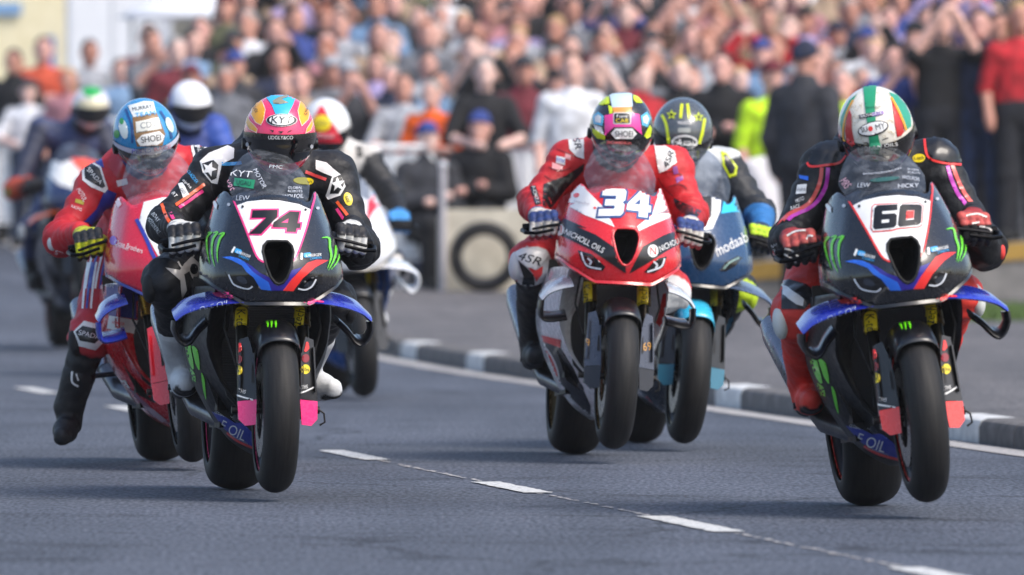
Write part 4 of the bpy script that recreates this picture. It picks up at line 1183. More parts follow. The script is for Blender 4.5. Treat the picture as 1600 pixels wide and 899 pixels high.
def dress_74():
    su, hl = p74['suit'], p74['helm']; S, Hs = s74['suit'], s74['helm']
    d = lambda n, L, m, ly=1, fr=U74: decal(n, S, L, m, su, fr, ly, 3.0)
    t = lambda s, cx, cy, w, h, rot, m=W, b=.015, ly=3: sticker_text('suit_lettering', S, s, cx, cy, w, h, m, su, U74, rot, .1, b, ly)
    d('shoulder_pad', [[(252, 335), (290, 300), (370, 268), (398, 280), (396, 322), (345, 345), (325, 430), (300, 425), (265, 380)]], W, 2)
    d('shoulder_pad', [[(745, 330), (790, 340), (850, 390), (870, 440), (850, 480), (800, 498), (788, 480), (815, 400), (745, 368)]], W, 2)
    star = lambda cx, cy, r, a0: [[(cx + (r if k % 2 == 0 else r * .42) * math.cos(a0 + k * math.pi / 5), cy + (r if k % 2 == 0 else r * .42) * math.sin(a0 + k * math.pi / 5)) for k in range(10)]]
    d('star_emblem', [[(262, 345), (310, 330), (330, 350), (322, 405), (300, 415), (272, 378)]], K, 3); d('star_emblem', star(292, 368, 32, -1.2), W, 4)
    d('star_emblem', [[(806, 470), (820, 405), (850, 390), (864, 430), (842, 472)]], K, 3); d('star_emblem', star(838, 432, 30, -1.7), W, 4)
    for p, m in (([(148, 522), (205, 480), (270, 432)], ORA), ([(162, 532), (215, 495), (265, 458)], PINK), ([(90, 515), (110, 570), (140, 615)], ORA), ([(112, 515), (132, 565), (158, 612)], PINK),
                 ([(835, 505), (870, 550), (905, 600)], ORA), ([(835, 535), (858, 570), (885, 605)], PINK), ([(700, 378), (760, 400), (790, 412)], sticker('#d84040'))): d('suit_stripe', [stroke(p, 13)], m, 2)
    d('suit_stripe', [stroke([(345, 345), (400, 345), (430, 340)], 14)], SKYB, 2)
    d('sponsor_patch', [[(160, 430), (180, 425), (205, 475), (180, 490)]], W, 2); d('sponsor_patch', [ellipse(882, 495, 17, 28, -15)], YEL, 2); t('sbs', 882, 495, 26, 18, 70, K)
    d('sponsor_patch', [ellipse(712, 418, 24, 15)], YEL, 2); t('tech', 712, 418, 34, 13, 6, K)
    t('CLADDER', 222, 402, 62, 13, 52, SKYB); t('alpha', 198, 432, 48, 16, 50); t('GO', 180, 462, 26, 12, 52, K); t('RT', 146, 478, 22, 14, 50)
    t('BDAY', 68, 572, 44, 16, 52); t('MOTORBIKE', 60, 606, 76, 16, 52)
    kn = lambda L, m, ly=2: decal('knee_graphic', S, L, m, su, (240, 320, 3.21), ly, 3.0)
    kn([[(60, 318), (130, 330), (150, 300), (190, 262), (228, 300), (222, 355), (190, 372), (175, 335), (150, 350), (165, 430), (140, 470), (132, 380)]], sticker('#b9b5b2')); kn([ellipse(198, 325, 20, 26)], K, 3); kn([stroke([(120, 290), (150, 320), (200, 255)], 7)], sticker('#b9b5b2'), 3)
    for p in ([(105, 640), (160, 625), (205, 640)], [(330, 345), (300, 440), (330, 520)], [(270, 400), (300, 420), (340, 425)], [(810, 500), (850, 530), (900, 520)]): decal('suit_seam', S, [stroke(p, 4)], sticker('#2c2e35'), su, U74, 1, 3.0)
    # helmet
    h = lambda n, L, m, ly=1: decal(n, Hs, L, m, hl, H74, ly, 2.5)
    Y = sticker('#f4ac1c')
    for q in ([(150, 250), (158, 190), (240, 100), (266, 150), (286, 205), (272, 300), (245, 355), (195, 330)], [(98, 335), (112, 270), (135, 320), (180, 365), (208, 400), (200, 430), (130, 395)],
              [(640, 108), (690, 155), (725, 230), (712, 300), (650, 362), (628, 300), (612, 215)], [(700, 395), (735, 340), (752, 300), (758, 350), (735, 410), (690, 435)]): h('helmet_panel', [q], Y, 1); h('helmet_edge', [grow(q, 6), q], sticker('#f6d0c8'), 1)
    h('helmet_panel', [[(290, 72), (350, 50), (430, 40), (520, 48), (592, 76), (562, 160), (515, 250), (388, 250), (352, 160)]], sticker('#2cb4e4'), 1)
    h('helmet_panel', [[(360, 120), (420, 85), (500, 60), (515, 80), (450, 105), (520, 140), (430, 155), (370, 150)]], sticker('#8c8c78'), 2)
    h('helmet_badge', [ellipse(450, 312, 152, 62)], W, 2); h('helmet_badge', [ellipse(450, 312, 146, 56)], K, 3); h('helmet_badge', [ellipse(450, 312, 118, 50)], W, 4)
    for s, cx in (('K', 385), ('Y', 450), ('T', 520)): sticker_text('helmet_lettering', Hs, s, cx, 312, 62, 66, K, hl, H74, 0, .2, .03, 5)
    for q in ([(330, 405), (375, 412), (365, 432)], [(415, 420), (470, 420), (445, 442)], [(505, 435), (520, 415), (560, 410)]): h('brow_vent', [q], K, 2)
    h('visor_tab', [[(325, 460), (555, 468), (552, 504), (328, 498)]], sticker('#111216'), 3)
    sticker_text('visor_lettering', Hs, 'UDGLY&CO', 440, 482, 235, 34, W, hl, H74, 0, .02, .03, 5)
    sticker_text('helmet_lettering', Hs, 'RUDI', 193, 200, 72, 32, K, hl, H74, 68, 0, .015, 3); sticker_text('helmet_lettering', Hs, 'G.MAN', 692, 215, 95, 30, K, hl, H74, -76, 0, .015, 3)
    for cx, cy in ((118, 548), (738, 570)): h('visor_screw', [ellipse(cx, cy, 15, 20)], SILV, 4)
dress_74()

# ---- number 34
S34 = dict(shortwing=1, tall=1, cheek=gloss('#f0f2f2'), cowl=gloss('#d8222b'), side=gloss('#f0f2f2'), wingpaint=gloss('#c9cdd0'), tank=gloss('#c81f28'), tail=gloss('#c81f28'), guard=paint('#3c4250', .3, .3, .6), guardtip=paint('#23252b', .35, .4, .3), rim=metal('#4a3d26', .4), rimstripe='#8a6a30', lip=gloss('#d8222b'), rimcol=gloss('#d8222b'))
M34 = bike_matrix(896, 710, 5.6, 3.2, .055)
b34, k34, o34 = build_bike('red and white motorcycle with number 34 and yellow fork labels', M34, GRP, S34)
def dress34():
    cw, sc, sd = o34['cw'], o34['sc'], o34['sf']
    d = lambda n, L, m, ly=1, s='cowl', p=cw, fr=U34, lb=None: decal(n, k34[s], L, m, p, fr, ly, 3.0, lb)
    t = lambda n, s, cx, cy, w, h, rot, m=W, sh=.1, b=.02, ly=4, k='cowl', p=cw, fr=U34: sticker_text(n, k34[k], s, cx, cy, w, h, m, p, fr, rot, sh, b, ly)
    d('white_panel', [[(372, 402), (392, 480), (470, 560), (525, 655), (470, 630), (390, 600), (320, 560), (345, 545), (290, 540), (330, 465)]], W)
    d('white_panel', [[(715, 450), (768, 505), (800, 570), (720, 590), (818, 592), (700, 640), (632, 672), (625, 650), (690, 600), (715, 520)]], W)
    d('black_band', [[(238, 598), (300, 615), (400, 660), (350, 650), (440, 690), (520, 745), (572, 822), (574, 862), (500, 812), (420, 758), (300, 700), (222, 668)]], K, 2)
    d('black_band', [[(858, 636), (740, 652), (800, 672), (745, 690), (650, 742), (612, 815), (590, 862), (660, 822), (760, 760), (885, 690)]], K, 2)
    t('sponsor_lettering', 'NICHOLL OILS', 390, 718, 192, 25, 27); t('sponsor_lettering', 'NICHOLL OILS', 793, 722, 155, 25, -25)
    for cx, cy in ((275, 665), (694, 762)):
        d('sponsor_roundel', [ellipse(cx, cy, 24, 28)], W, 3); t('sponsor_lettering', 'N', cx, cy, 26, 34, 0, RED, 0, .03)
    L = numerals('34', [[(470, 480), (578, 484), (560, 604), (448, 606)], [(592, 484), (690, 488), (682, 615), (572, 600)]])
    d('number_border', [grow(l, 9) for l in L if len(l) > 3], sticker('#1c4a86'), 2); d('race_number', L, W, 3, lb='white race number 34 with blue edge')
    HL = paint('#08090b', .12, 0, 1, .05)
    for q, s in (([(358, 758), (420, 775), (482, 832), (470, 850), (400, 840), (372, 800)], [(375, 768), (400, 825), (465, 842)]), ([(758, 785), (742, 832), (700, 860), (655, 856), (690, 818), (720, 795)], [(745, 795), (728, 832), (668, 854)])):
        h = d('headlight', [q], HL, 2); d('light_strip', [stroke(s, 8)], sticker('#dfe3ea'), 4, p=h or cw); c = np.mean(np.array(q), 0); d('lamp_reflector', [stroke([(c[0] - 14, c[1] - 16), (c[0] + 2, c[1]), (c[0] - 6, c[1] + 14)], 9)], sticker('#c9cdd4'), 3, p=h or cw)
    for cx, cy in ((352, 510), (765, 544)): d('paint_drop', [ellipse(cx, cy, 14, 10, -15)], RED, 2)
    for cx, cy in ((370, 455), (738, 488), (435, 568), (755, 580)): d('paint_drop', [ellipse(cx, cy, 7, 5)], RED, 2)
    t('sponsor_lettering', 'impulse', 378, 545, 70, 14, 12, sticker('#a9a5b0'), .2, 0); t('sponsor_lettering', 'impulse', 730, 590, 66, 14, -18, sticker('#a9a5b0'), .2, 0)
    t('screen_lettering', 'RICHARDSON', 545, 274, 110, 13, 2, sticker('#c05050'), 0, .02, 2, 'screen', sc)
    # lower flank
    e = lambda n, L, m, ly=1: decal(n, k34['side'], L, m, sd, L34, ly, 3.0)
    e('black_panel', [[(118, 285), (180, 312), (272, 348), (330, 440), (402, 600), (400, 690), (290, 690), (200, 590), (150, 440)]], sticker('#17181c'))
    e('red_band', [[(118, 180), (150, 240), (205, 262), (165, 285), (272, 312), (272, 346), (180, 314), (118, 284)]], RED, 2)
    e('sponsor_roundel', [ellipse(218, 420, 34, 100, -24)], W, 2); e('sponsor_roundel', [ellipse(218, 420, 26, 90, -24)], RED, 3)
    sticker_text('sponsor_lettering', k34['side'], 'N', 218, 420, 34, 90, W, sd, L34, -20, 0, .04, 4)
    e('red_band', [[(690, 240), (720, 110), (750, 100), (740, 240), (715, 262)]], RED, 1); e('red_band', [[(680, 350), (740, 330), (735, 365), (672, 385)]], RED, 1)
    for s, key, cx, cy, rt in (('forkl', 'fk-1', 385, 125, 86), ('forkr', 'fk1', 630, 135, -86)):
        decal('fork_label', k34[s], [rrect(cx, cy, 46, 135, 20, 0)], YEL, o34[key], L34, 1, 2.5); sticker_text('fork_lettering', k34[s], 'K-tech', cx, cy, 105, 32, K, o34[key], L34, rt, 0, .02, 2)
    for cx, cy, key in ((380, 325, 'fg-1'), (648, 342, 'fg1')): sticker_text('guard_lettering', k34['guard'], '69', cx, cy, 36, 36, sticker('#d09a48'), o34[key], L34, -5, 0, .03, 1)
dress34()
R34 = dict(helmet=(971, 201), head=(31, 0, 3), shl=(890, 252, .0), shr=(1050, 262, .0), ell=(838, 318, -.10), elr=(1078, 335, -.10), knl=(830, 410, -.04),
           suit=dict(torso='#c8242a', elbow='#c8242a', forearm='#b82228', knee='#d4d6d6', thigh='#c8242a', shin='#17171a', neck='#17171a'),
           glove=dict(back='#cfc9c0', knuckle='#23386e', finger='#d8d4cc', tip='#b02830', cuff='#23386e', thumb='#23386e'), boot=dict(foot='#18191c', sole='#111111', shaft='#18191c'), helm=gloss('#23262d'), slider='#d9dbdb', eslider='#c9cccc')
r34, s34, p34 = build_rider('rider in bright red suit with white shoulder patches on number 34', M34, GRPR, R34)
def dress_34():
    su, hl = p34['suit'], p34['helm']; S, Hs = s34['suit'], s34['helm']
    d = lambda n, L, m, ly=1: decal(n, S, L, m, su, U34, ly, 3.0)
    t = lambda s, cx, cy, w, h, rot, m=K, b=.01, ly=3: sticker_text('suit_lettering', S, s, cx, cy, w, h, m, su, U34, rot, .2, b, ly)
    d('shoulder_patch', [[(312, 250), (340, 225), (382, 218), (385, 345), (350, 335), (318, 300)]], W); t('4SR', 350, 265, 80, 30, 76)
    d('shoulder_patch', [[(700, 265), (735, 275), (795, 310), (805, 360), (760, 395), (725, 408), (712, 345)]], W); t('4SR', 768, 345, 80, 28, -68)
    d('black_panel', [[(200, 460), (300, 420), (385, 365), (380, 400), (300, 480), (240, 560), (195, 570)]], K); d('black_panel', [[(790, 520), (850, 550), (915, 580), (890, 620), (830, 590), (800, 560)]], K)
    d('black_panel', [[(140, 470), (165, 465), (190, 550), (165, 555)]], K, 2); t('NICHOLL', 166, 510, 80, 14, 76, W)
    d('sponsor_patch', [[(260, 330), (300, 340), (298, 372), (258, 362)]], W); d('sponsor_patch', [[(240, 360), (290, 375), (285, 398), (240, 388)]], sticker('#e8a0a0')); d('sponsor_patch', [[(300, 320), (325, 328), (322, 350), (298, 342)]], sticker('#e8a0a0')); t('LEONS', 280, 350, 34, 14, 16, BLUE)
    d('sponsor_patch', [[(785, 382), (805, 375), (812, 410), (792, 415)]], sticker('#8a3a8a'), 2); d('sponsor_patch', [[(800, 430), (830, 420), (835, 440), (805, 455)]], sticker('#8a3a8a'), 2)
    e = lambda n, L, m, ly=1: decal(n, S, L, m, su, (800, 300, 5.0), ly, 3.0)
    e('knee_patch', [[(30, 470), (90, 440), (230, 470), (290, 490), (220, 570), (180, 605), (110, 580), (50, 530)]], W, 2)
    sticker_text('suit_lettering', S, '4SR', 145, 525, 180, 62, K, su, (800, 300, 5.0), 17, .3, .01, 4)
    e('knee_panel', [[(50, 535), (110, 585), (170, 650), (180, 720), (130, 800), (70, 780), (90, 660)]], K, 1); e('knee_panel', [[(130, 590), (185, 612), (240, 580), (235, 640), (190, 700), (165, 640)]], RED, 1)
    for p in ([(205, 420), (245, 440), (300, 420)], [(225, 380), (270, 400), (325, 385)], [(120, 530), (140, 500), (150, 460)], [(260, 300), (310, 320), (370, 345)], [(735, 410), (790, 400), (830, 420)], [(770, 470), (820, 460), (850, 480)], [(720, 430), (745, 470), (790, 515)]): decal('suit_seam', S, [stroke(p, 4)], sticker('#7c161c'), su, U34, 1, 3.0)
    h = lambda n, L, m, ly=1: decal(n, Hs, L, m, hl, U34, ly, 2.0)
    YG = sticker('#d4ec1c')
    h('helmet_panel', [[(500, 50), (600, 46), (604, 108), (512, 112)]], sticker('#c4dce6'), 1); h('helmet_panel', [[(515, 112), (600, 108), (598, 136), (518, 138)]], sticker('#e89a4a'), 1)
    for q in ([(450, 100), (468, 68), (498, 55), (500, 95), (470, 102)], [(606, 50), (632, 66), (650, 92), (620, 90), (608, 75)], [(495, 100), (512, 110), (515, 138), (500, 140)], [(425, 205), (440, 212), (482, 240), (480, 258), (445, 250), (425, 225)], [(655, 240), (680, 190), (690, 205), (685, 240), (668, 252)]): h('helmet_panel', [q], YG, 1)
    h('helmet_panel', [[(478, 148), (520, 138), (600, 136), (634, 142), (646, 234), (602, 198), (520, 200), (480, 238)]], sticker('#ee3f9c'), 1)
    for q in ([(426, 150), (450, 130), (475, 150), (470, 195), (430, 185)], [(640, 150), (668, 130), (686, 160), (670, 200), (645, 190)]): h('helmet_panel', [q], sticker('#5cb8e0'), 1); h('helmet_patch', [[(p[0] * .6 + np.mean([z[0] for z in q]) * .4, p[1] * .6 + np.mean([z[1] for z in q]) * .4) for p in q]], W, 2)
    h('helmet_panel', [[(430, 190), (465, 200), (478, 235), (440, 215)]], W, 1)
    h('helmet_badge', [rrect(557, 161, 78, 52, 8)], W, 2); h('helmet_badge', [rrect(557, 161, 70, 44, 6)], K, 3)
    sticker_text('helmet_lettering', Hs, 'CAB', 557, 172, 54, 18, YEL, hl, U34, 0, 0, .03, 4); sticker_text('helmet_lettering', Hs, 'Fona', 557, 152, 46, 13, W, hl, U34, 0, 0, .02, 4)
    h('helmet_badge', [[(508, 228), (528, 206), (602, 206), (622, 230), (602, 252), (528, 252)]], W, 2); sticker_text('helmet_lettering', Hs, 'SHOEI', 565, 230, 78, 26, K, hl, U34, 0, 0, .02, 3)
dress_34()
# ---- blue machine beside number 34
SBL = dict(tall=1, cowl=gloss('#1b4066'), side=gloss('#17181d'), wingpaint=paint('#4a5a74', .3, 0, .6), tank=gloss('#1d3a68'), tail=gloss('#1d3a68'), guard=CARBON, guardtip=paint('#2b6e86', .35, 0, .4), fender=gloss('#3ab6dc'), glass=GLASS_DARK)
MBL = bike_matrix(995, 692, 6.6, 5.0, .03)
bBL, kBL, oBL = build_bike('navy blue motorcycle with sky blue patches beside the red number 34', MBL, GRP, SBL)
def dressBL():
    cw = oBL['cw']; fr = (1100, 310, 9.99)
    d = lambda n, L, m, ly=1, s='cowl', p=cw, f=fr: decal(n, kBL[s], L, m, p, f, ly, 3.0)
    d('number_panel', [[(-200, -130), (-80, -170), (60, -160), (265, -110), (250, 200), (130, 480), (0, 500), (-120, 330)]], W)
    d('race_number', numerals('6', [[(110, 330), (-160, 300), (-150, -40), (120, -20)]]), K, 2)
    d('sky_panel', [[(270, -120), (330, -60), (460, -50), (600, -20), (640, 60), (600, 212), (420, 218), (262, 245), (300, 80)]], sticker('#2cc4ec'), 1)
    d('sponsor_logo', [[(460, 95), (520, 60), (570, 110), (540, 175)]], K, 2); d('red_panel', [[(650, 70), (620, 190), (588, 312), (700, 345), (770, 350), (720, 200)]], sticker('#e8405a'), 1)
    sticker_text('sponsor_lettering', kBL['cowl'], 'modaab', 420, 715, 540, 165, W, cw, fr, -27, .1, .05, 2)
    h = d('headlight', [[(230, 1130), (330, 1000), (520, 900), (600, 930), (480, 1060), (340, 1140)]], paint('#0a0d12', .15, 0, 1, .05), 1); d('light_strip', [stroke([(300, 1100), (400, 1000), (540, 930)], 22)], sticker('#8fb0a8'), 2, p=h or cw)
    e = lambda n, L, m, ly=1: decal(n, kBL['side'], L, m, oBL['sf'], L34, ly, 3.0)
    e('sky_panel', [[(985, 240), (1050, 190), (1045, 330), (990, 400), (975, 330)]], sticker('#3a7fa0'), 1); e('red_panel', [[(1005, 300), (1030, 240), (1040, 240), (1020, 310)]], RED, 2); e('red_panel', [[(610, 580), (650, 560), (700, 620), (640, 625)]], RED, 1)
    decal('fork_label', kBL['forkr'], [rrect(935, 125, 44, 110, 18)], sticker('#b8b028'), oBL['fk1'], L34, 1, 2.5); sticker_text('fork_lettering', kBL['forkr'], 'K-tech', 935, 125, 84, 28, K, oBL['fk1'], L34, -86, 0, .02, 2)
dressBL()
RBL = dict(helmet=(1066, 207), head=(32, 0, 3), shl=(1005, 262, .0), shr=(1132, 262, .02), elr=(1185, 335, -.08),
           suit=dict(torso='#c9cdce', upper_arm='#20242a', elbow='#22262c', forearm='#2a6fae', thigh='#1a1c22', shin='#1a1c22', neck='#1a1c22', knee='#b8d422'), glove=dict(back='#24324a', finger='#1c1d20', knuckle='#a8c820', cuff='#2c78b8'), boot=dict(foot='#1b1c20', sole='#111111', toe='#a8c820'), helm=paint('#555b60', .28, .2, .7, .15), slider='#b9d826', eslider='#2f7fc0')
rBL, sBL, pBL = build_rider('rider in white suit with grey helmet striped in acid yellow on the navy machine', MBL, GRPR, RBL)
def dress_BL():
    su, hl = pBL['suit'], pBL['helm']; S, Hs = sBL['suit'], sBL['helm']; YG = sticker('#d8e81e')
    d = lambda n, L, m, ly=1: decal(n, S, L, m, su, U34, ly, 3.0)
    d('shoulder_pad', [[(1005, 310), (1030, 320), (1078, 380), (1075, 420), (1045, 430), (1012, 370)]], YG, 2); d('shoulder_pad', [[(1018, 325), (1035, 330), (1068, 380), (1062, 410), (1045, 412), (1022, 365)]], K, 3)
    h = lambda n, L, m, ly=1: decal(n, Hs, L, m, hl, U34, ly, 2.0)
    for p in ([(738, 145), (758, 190), (770, 275)], [(930, 160), (920, 220), (905, 275)], [(828, 95), (822, 160)], [(852, 95), (862, 162)]): h('helmet_stripe', [stroke(p, 13)], YG, 1)
    st = lambda cx, cy, r: [(cx + (r if k % 2 == 0 else r * .42) * math.cos(-1.57 + k * math.pi / 5), cy + (r if k % 2 == 0 else r * .42) * math.sin(-1.57 + k * math.pi / 5)) for k in range(10)]
    for cx, cy in ((782, 145), (902, 155)): h('helmet_star', [st(cx, cy, 24)], YG, 1); h('helmet_star', [st(cx, cy, 13)], K, 2)
    h('helmet_badge', [ellipse(840, 268, 58, 32)], W, 2); h('helmet_badge', [ellipse(840, 268, 50, 25)], sticker('#33383c'), 3); sticker_text('helmet_lettering', Hs, 'Arai', 840, 268, 76, 34, W, hl, U34, 0, .2, .02, 4)
    sticker_text('helmet_lettering', Hs, 'MAXXIS', 840, 182, 60, 16, W, hl, U34, 0, .1, .02, 2); h('helmet_patch', [rrect(838, 214, 56, 20, 4)], sticker('#a0a4a0'), 1); h('visor_lettering', [rrect(845, 318, 76, 22, 4)], sticker('#b9bec4'), 4)
dress_BL()

# ---- red, white and blue machine at far left, rider with one leg out
SHO = dict(tall=1, shortwing=1, cowl=gloss('#d41f3c'), side=gloss('#cf1f2a'), wingpaint=gloss('#2b3aa6'), wingend=gloss('#2b3aa6'), tank=gloss('#c8202c'), tail=gloss('#c8202c'), guard=gloss('#cf2030'), guardtip=gloss('#cf2030'), fork=metal('#b8862c', .3), lip=gloss('#24307e'), fender=gloss('#cf2030'))
MHO = bike_matrix(255, 720, 6.6, -6.0, .03)
bHO, kHO, oHO = build_bike('red motorcycle with blue winglets whose rider trails a leg', MHO, GRP, SHO)
def dressHO():
    cw, sd = oHO['cw'], oHO['sf']
    d = lambda n, L, m, ly=1, s='cowl', p=cw, f=UH: decal(n, kHO[s], L, m, p, f, ly, 3.0)
    d('white_panel', [[(520, 580), (600, 560), (640, 560), (640, 800), (590, 830), (540, 740), (500, 660)]], W); d('blue_stripe', [stroke([(488, 655), (530, 740), (555, 800), (575, 840)], 16)], sticker('#2c3aa0'), 2)
    sticker_text('sponsor_lettering', kHO['cowl'], 'Close Brothers', 455, 775, 130, 22, W, cw, UH, 19, 0, .015, 2); d('sponsor_logo', [ellipse(388, 748, 16, 20)], sticker('#8a50c0'), 2); sticker_text('sponsor_lettering', kHO['cowl'], 'MOTOR FINANCE', 425, 780, 60, 9, W, cw, UH, 19, 0, .01, 2)
    d('sponsor_logo', [[(385, 555), (405, 545), (425, 590), (410, 605)]], sticker('#f0d0d4'), 2); sticker_text('sponsor_lettering', kHO['cowl'], 'RS', 443, 547, 28, 26, sticker('#7a3020'), cw, UH, 40, 0, .02, 2)
    e = lambda n, L, m, ly=1: decal(n, kHO['side'], L, m, sd, LH, ly, 3.0)
    e('white_panel', [[(340, 0), (470, 15), (530, 45), (500, 60), (400, 52), (332, 50)]], W, 2); sticker_text('sponsor_lettering', kHO['side'], 'HRC', 395, 24, 64, 26, K, sd, LH, 6, .2, .03, 4)
    e('blue_panel', [[(322, 50), (420, 55), (560, 90), (560, 150), (520, 252), (368, 234), (335, 140)]], sticker('#27308c'), 1); sticker_text('sponsor_lettering', kHO['side'], 'CBR', 362, 98, 70, 18, SILV, sd, LH, 12, .2, .02, 3)
    e('white_panel', [[(370, 232), (500, 256), (494, 318), (360, 290)]], W, 2); sticker_text('sponsor_lettering', kHO['side'], 'HONDA', 408, 265, 44, 14, RED, sd, LH, 8, 0, .02, 4)
    e('belly_panel', [[(400, 520), (470, 560), (600, 680), (680, 735), (640, 752), (560, 720), (450, 610)]], sticker('#9a6a80'), 1); e('belly_mark', [[(500, 620), (560, 640), (620, 690), (600, 700)]], sticker('#b9a0ae'), 2); e('belly_mark', [[(420, 515), (440, 515), (462, 552), (440, 545)]], W, 2)
    d('guard_band', [[(555, 205), (590, 200), (596, 260), (562, 265)]], W, 1, 'guard', oHO['fg-1'], LH)
dressHO()
RHO = dict(helmet=(227, 212), head=(34, 4, -4), shl=(152, 292, .0), shr=(308, 262, .02), ell=(98, 372, -.08), knl=(142, 524, .06), anl=(108, 636, .16), toel=(97, 680, .03),
           suit=dict(torso='#c8242e', upper_arm='#c8242e', forearm='#c8242e', thigh='#b92a36', knee='#c03038', shin='#15161a', neck='#2a3474'),
           glove=dict(back='#b8bc2a', finger='#cdd024', knuckle='#1c1d20', tip='#24251c', cuff='#b02430', thumb='#b8bc2a'), boot=dict(foot='#14151a', sole='#0c0c0d', shaft='#17181c', toe='#1a1b20'), helm=paint('#2f8fc8', .25, 0, .7, .2), slider='#15161a', eslider='#d8d8d6', band=sticker('#c9cfe0'))
rHO, sHO, pHO = build_rider('rider in red and blue suit with yellow gloves, one leg trailing off the machine', MHO, GRPR, RHO)
def dress_HO():
    su, hl = pHO['suit'], pHO['helm']; S, Hs = sHO['suit'], sHO['helm']
    d = lambda n, L, m, ly=1, f=UH: decal(n, S, L, m, su, f, ly, 3.0)
    hexa = lambda cx, cy, w, h, r: [(cx + x * math.cos(r) - y * math.sin(r), cy + x * math.sin(r) + y * math.cos(r)) for x, y in ((-w, 0), (-w * .55, -h), (w * .55, -h), (w, 0), (w * .55, h), (-w * .55, h))]
    d('shoulder_pad', [[(250, 425), (290, 400), (330, 425), (362, 520), (345, 538), (290, 515), (250, 485)]], W, 2); d('shoulder_pad', [[(262, 430), (292, 412), (325, 435), (348, 510), (335, 520), (295, 500), (262, 478)]], K, 3)
    sticker_text('suit_lettering', S, 'SPADA', 304, 466, 84, 18, W, su, UH, 48, 0, .02, 4)
    d('shoulder_pad', [[(720, 295), (770, 305), (800, 345), (790, 400), (745, 410), (730, 360)]], W, 2); d('shoulder_pad', [[(732, 310), (765, 318), (788, 350), (778, 388), (752, 392), (742, 355)]], K, 3); sticker_text('suit_lettering', S, 'SPADA', 762, 350, 66, 15, W, su, UH, 70, 0, .02, 4)
    d('blue_panel', [[(350, 520), (400, 540), (380, 600), (330, 650), (280, 700), (240, 730), (200, 690), (260, 660), (310, 610)]], sticker('#2a3c9c'), 1)
    d('blue_panel', [[(300, 390), (335, 388), (345, 430), (318, 420)]], sticker('#2a3c9c'), 1)
    d('suit_panel', [[(385, 350), (440, 420), (450, 470), (400, 470), (360, 420)]], sticker('#b81f2a'), 1); d('sponsor_patch', [[(398, 485), (445, 475), (450, 500), (405, 512)]], W, 1)
    sticker_text('suit_lettering', S, 'MOTUL', 248, 548, 60, 20, W, su, UH, 60, 0, .03, 3); d('sponsor_patch', [[(222, 565), (258, 575), (254, 592), (218, 582)]], sticker('#b8a828'), 2); sticker_text('suit_lettering', S, 'RACING', 225, 606, 44, 12, W, su, UH, 20, 0, .02, 3); sticker_text('suit_lettering', S, 'ST', 148, 800, 34, 18, W, su, UH, 20, 0, .02, 3)
    for x, m in ((-28, W), (-8, sticker('#2a3c9c')), (14, W), (34, sticker('#2a3c9c'))): d('leg_stripe', [stroke([(330 + x, 780), (305 + x, 880), (292 + x, 960)], 9)], m, 1)
    for x, m in ((-24, W), (-6, sticker('#2a3c9c')), (12, W)): d('leg_stripe', [stroke([(300 + x, 0), (285 + x, 100), (275 + x, 205)], 9)], m, 1, LH)
    d('knee_pad', [hexa(282, 322, 72, 56, .25)], W, 1, LH); d('knee_pad', [hexa(278, 318, 58, 32, .2)], K, 2, LH); sticker_text('suit_lettering', S, 'SPADA', 280, 320, 92, 20, W, su, LH, 14, 0, .02, 3)
    decal('boot_mark', sHO['bootl'], [stroke([(205, 480), (205, 525), (232, 545)], 9), stroke([(222, 490), (232, 520)], 7)], W, su, LH, 1, 2.5)
    h = lambda n, L, m, ly=1: decal(n, Hs, L, m, hl, UH, ly, 2.0)
    G = sticker('#8c6a42')
    h('helmet_panel', [[(470, 205), (575, 190), (612, 280), (600, 330), (490, 335), (478, 285)]], G, 1); h('helmet_panel', [[(484, 228), (582, 208), (596, 258), (488, 275)]], sticker('#dcdcd2'), 2)
    sticker_text('helmet_lettering', Hs, 'CDT', 540, 240, 70, 26, GREY, hl, UH, -8, 0, 0, 3)
    h('helmet_badge', [[(488, 308), (512, 284), (585, 268), (608, 288), (600, 312), (578, 328), (505, 332)]], W, 2); sticker_text('helmet_lettering', Hs, 'SHOEI', 550, 300, 84, 26, K, hl, UH, -8, 0, .02, 3)
    h('helmet_panel', [[(450, 158), (520, 138), (560, 140), (572, 188), (475, 208)]], sticker('#d8dede'), 2); sticker_text('helmet_lettering', Hs, 'MURRAY', 512, 168, 84, 16, K, hl, UH, -10, 0, .02, 3); sticker_text('helmet_lettering', Hs, 'TEAM', 525, 195, 84, 18, SKYB, hl, UH, -8, 0, .03, 4)
    h('helmet_panel', [ellipse(432, 258, 18, 44, -12)], sticker('#dfe9e4'), 2); h('helmet_panel', [ellipse(403, 280, 12, 18)], sticker('#2fa04a'), 2); h('helmet_panel', [ellipse(630, 240, 14, 34, -20)], sticker('#c9e4d0'), 2); h('helmet_panel', [ellipse(425, 225, 9, 14)], sticker('#2fa04a'), 3)
    for p in ([(440, 170), (465, 240), (470, 320)], [(590, 180), (625, 240), (640, 300)]): h('helmet_stripe', [stroke(p, 10)], sticker('#1c4a86'), 1)
    sticker_text('visor_lettering', Hs, 'PELO', 510, 352, 80, 18, sticker('#2438a0'), hl, UH, -3, .1, .03, 5); sticker_text('visor_lettering', Hs, 'RACE', 598, 340, 70, 16, sticker('#c83848'), hl, UH, -10, .1, .02, 5)
dress_HO()

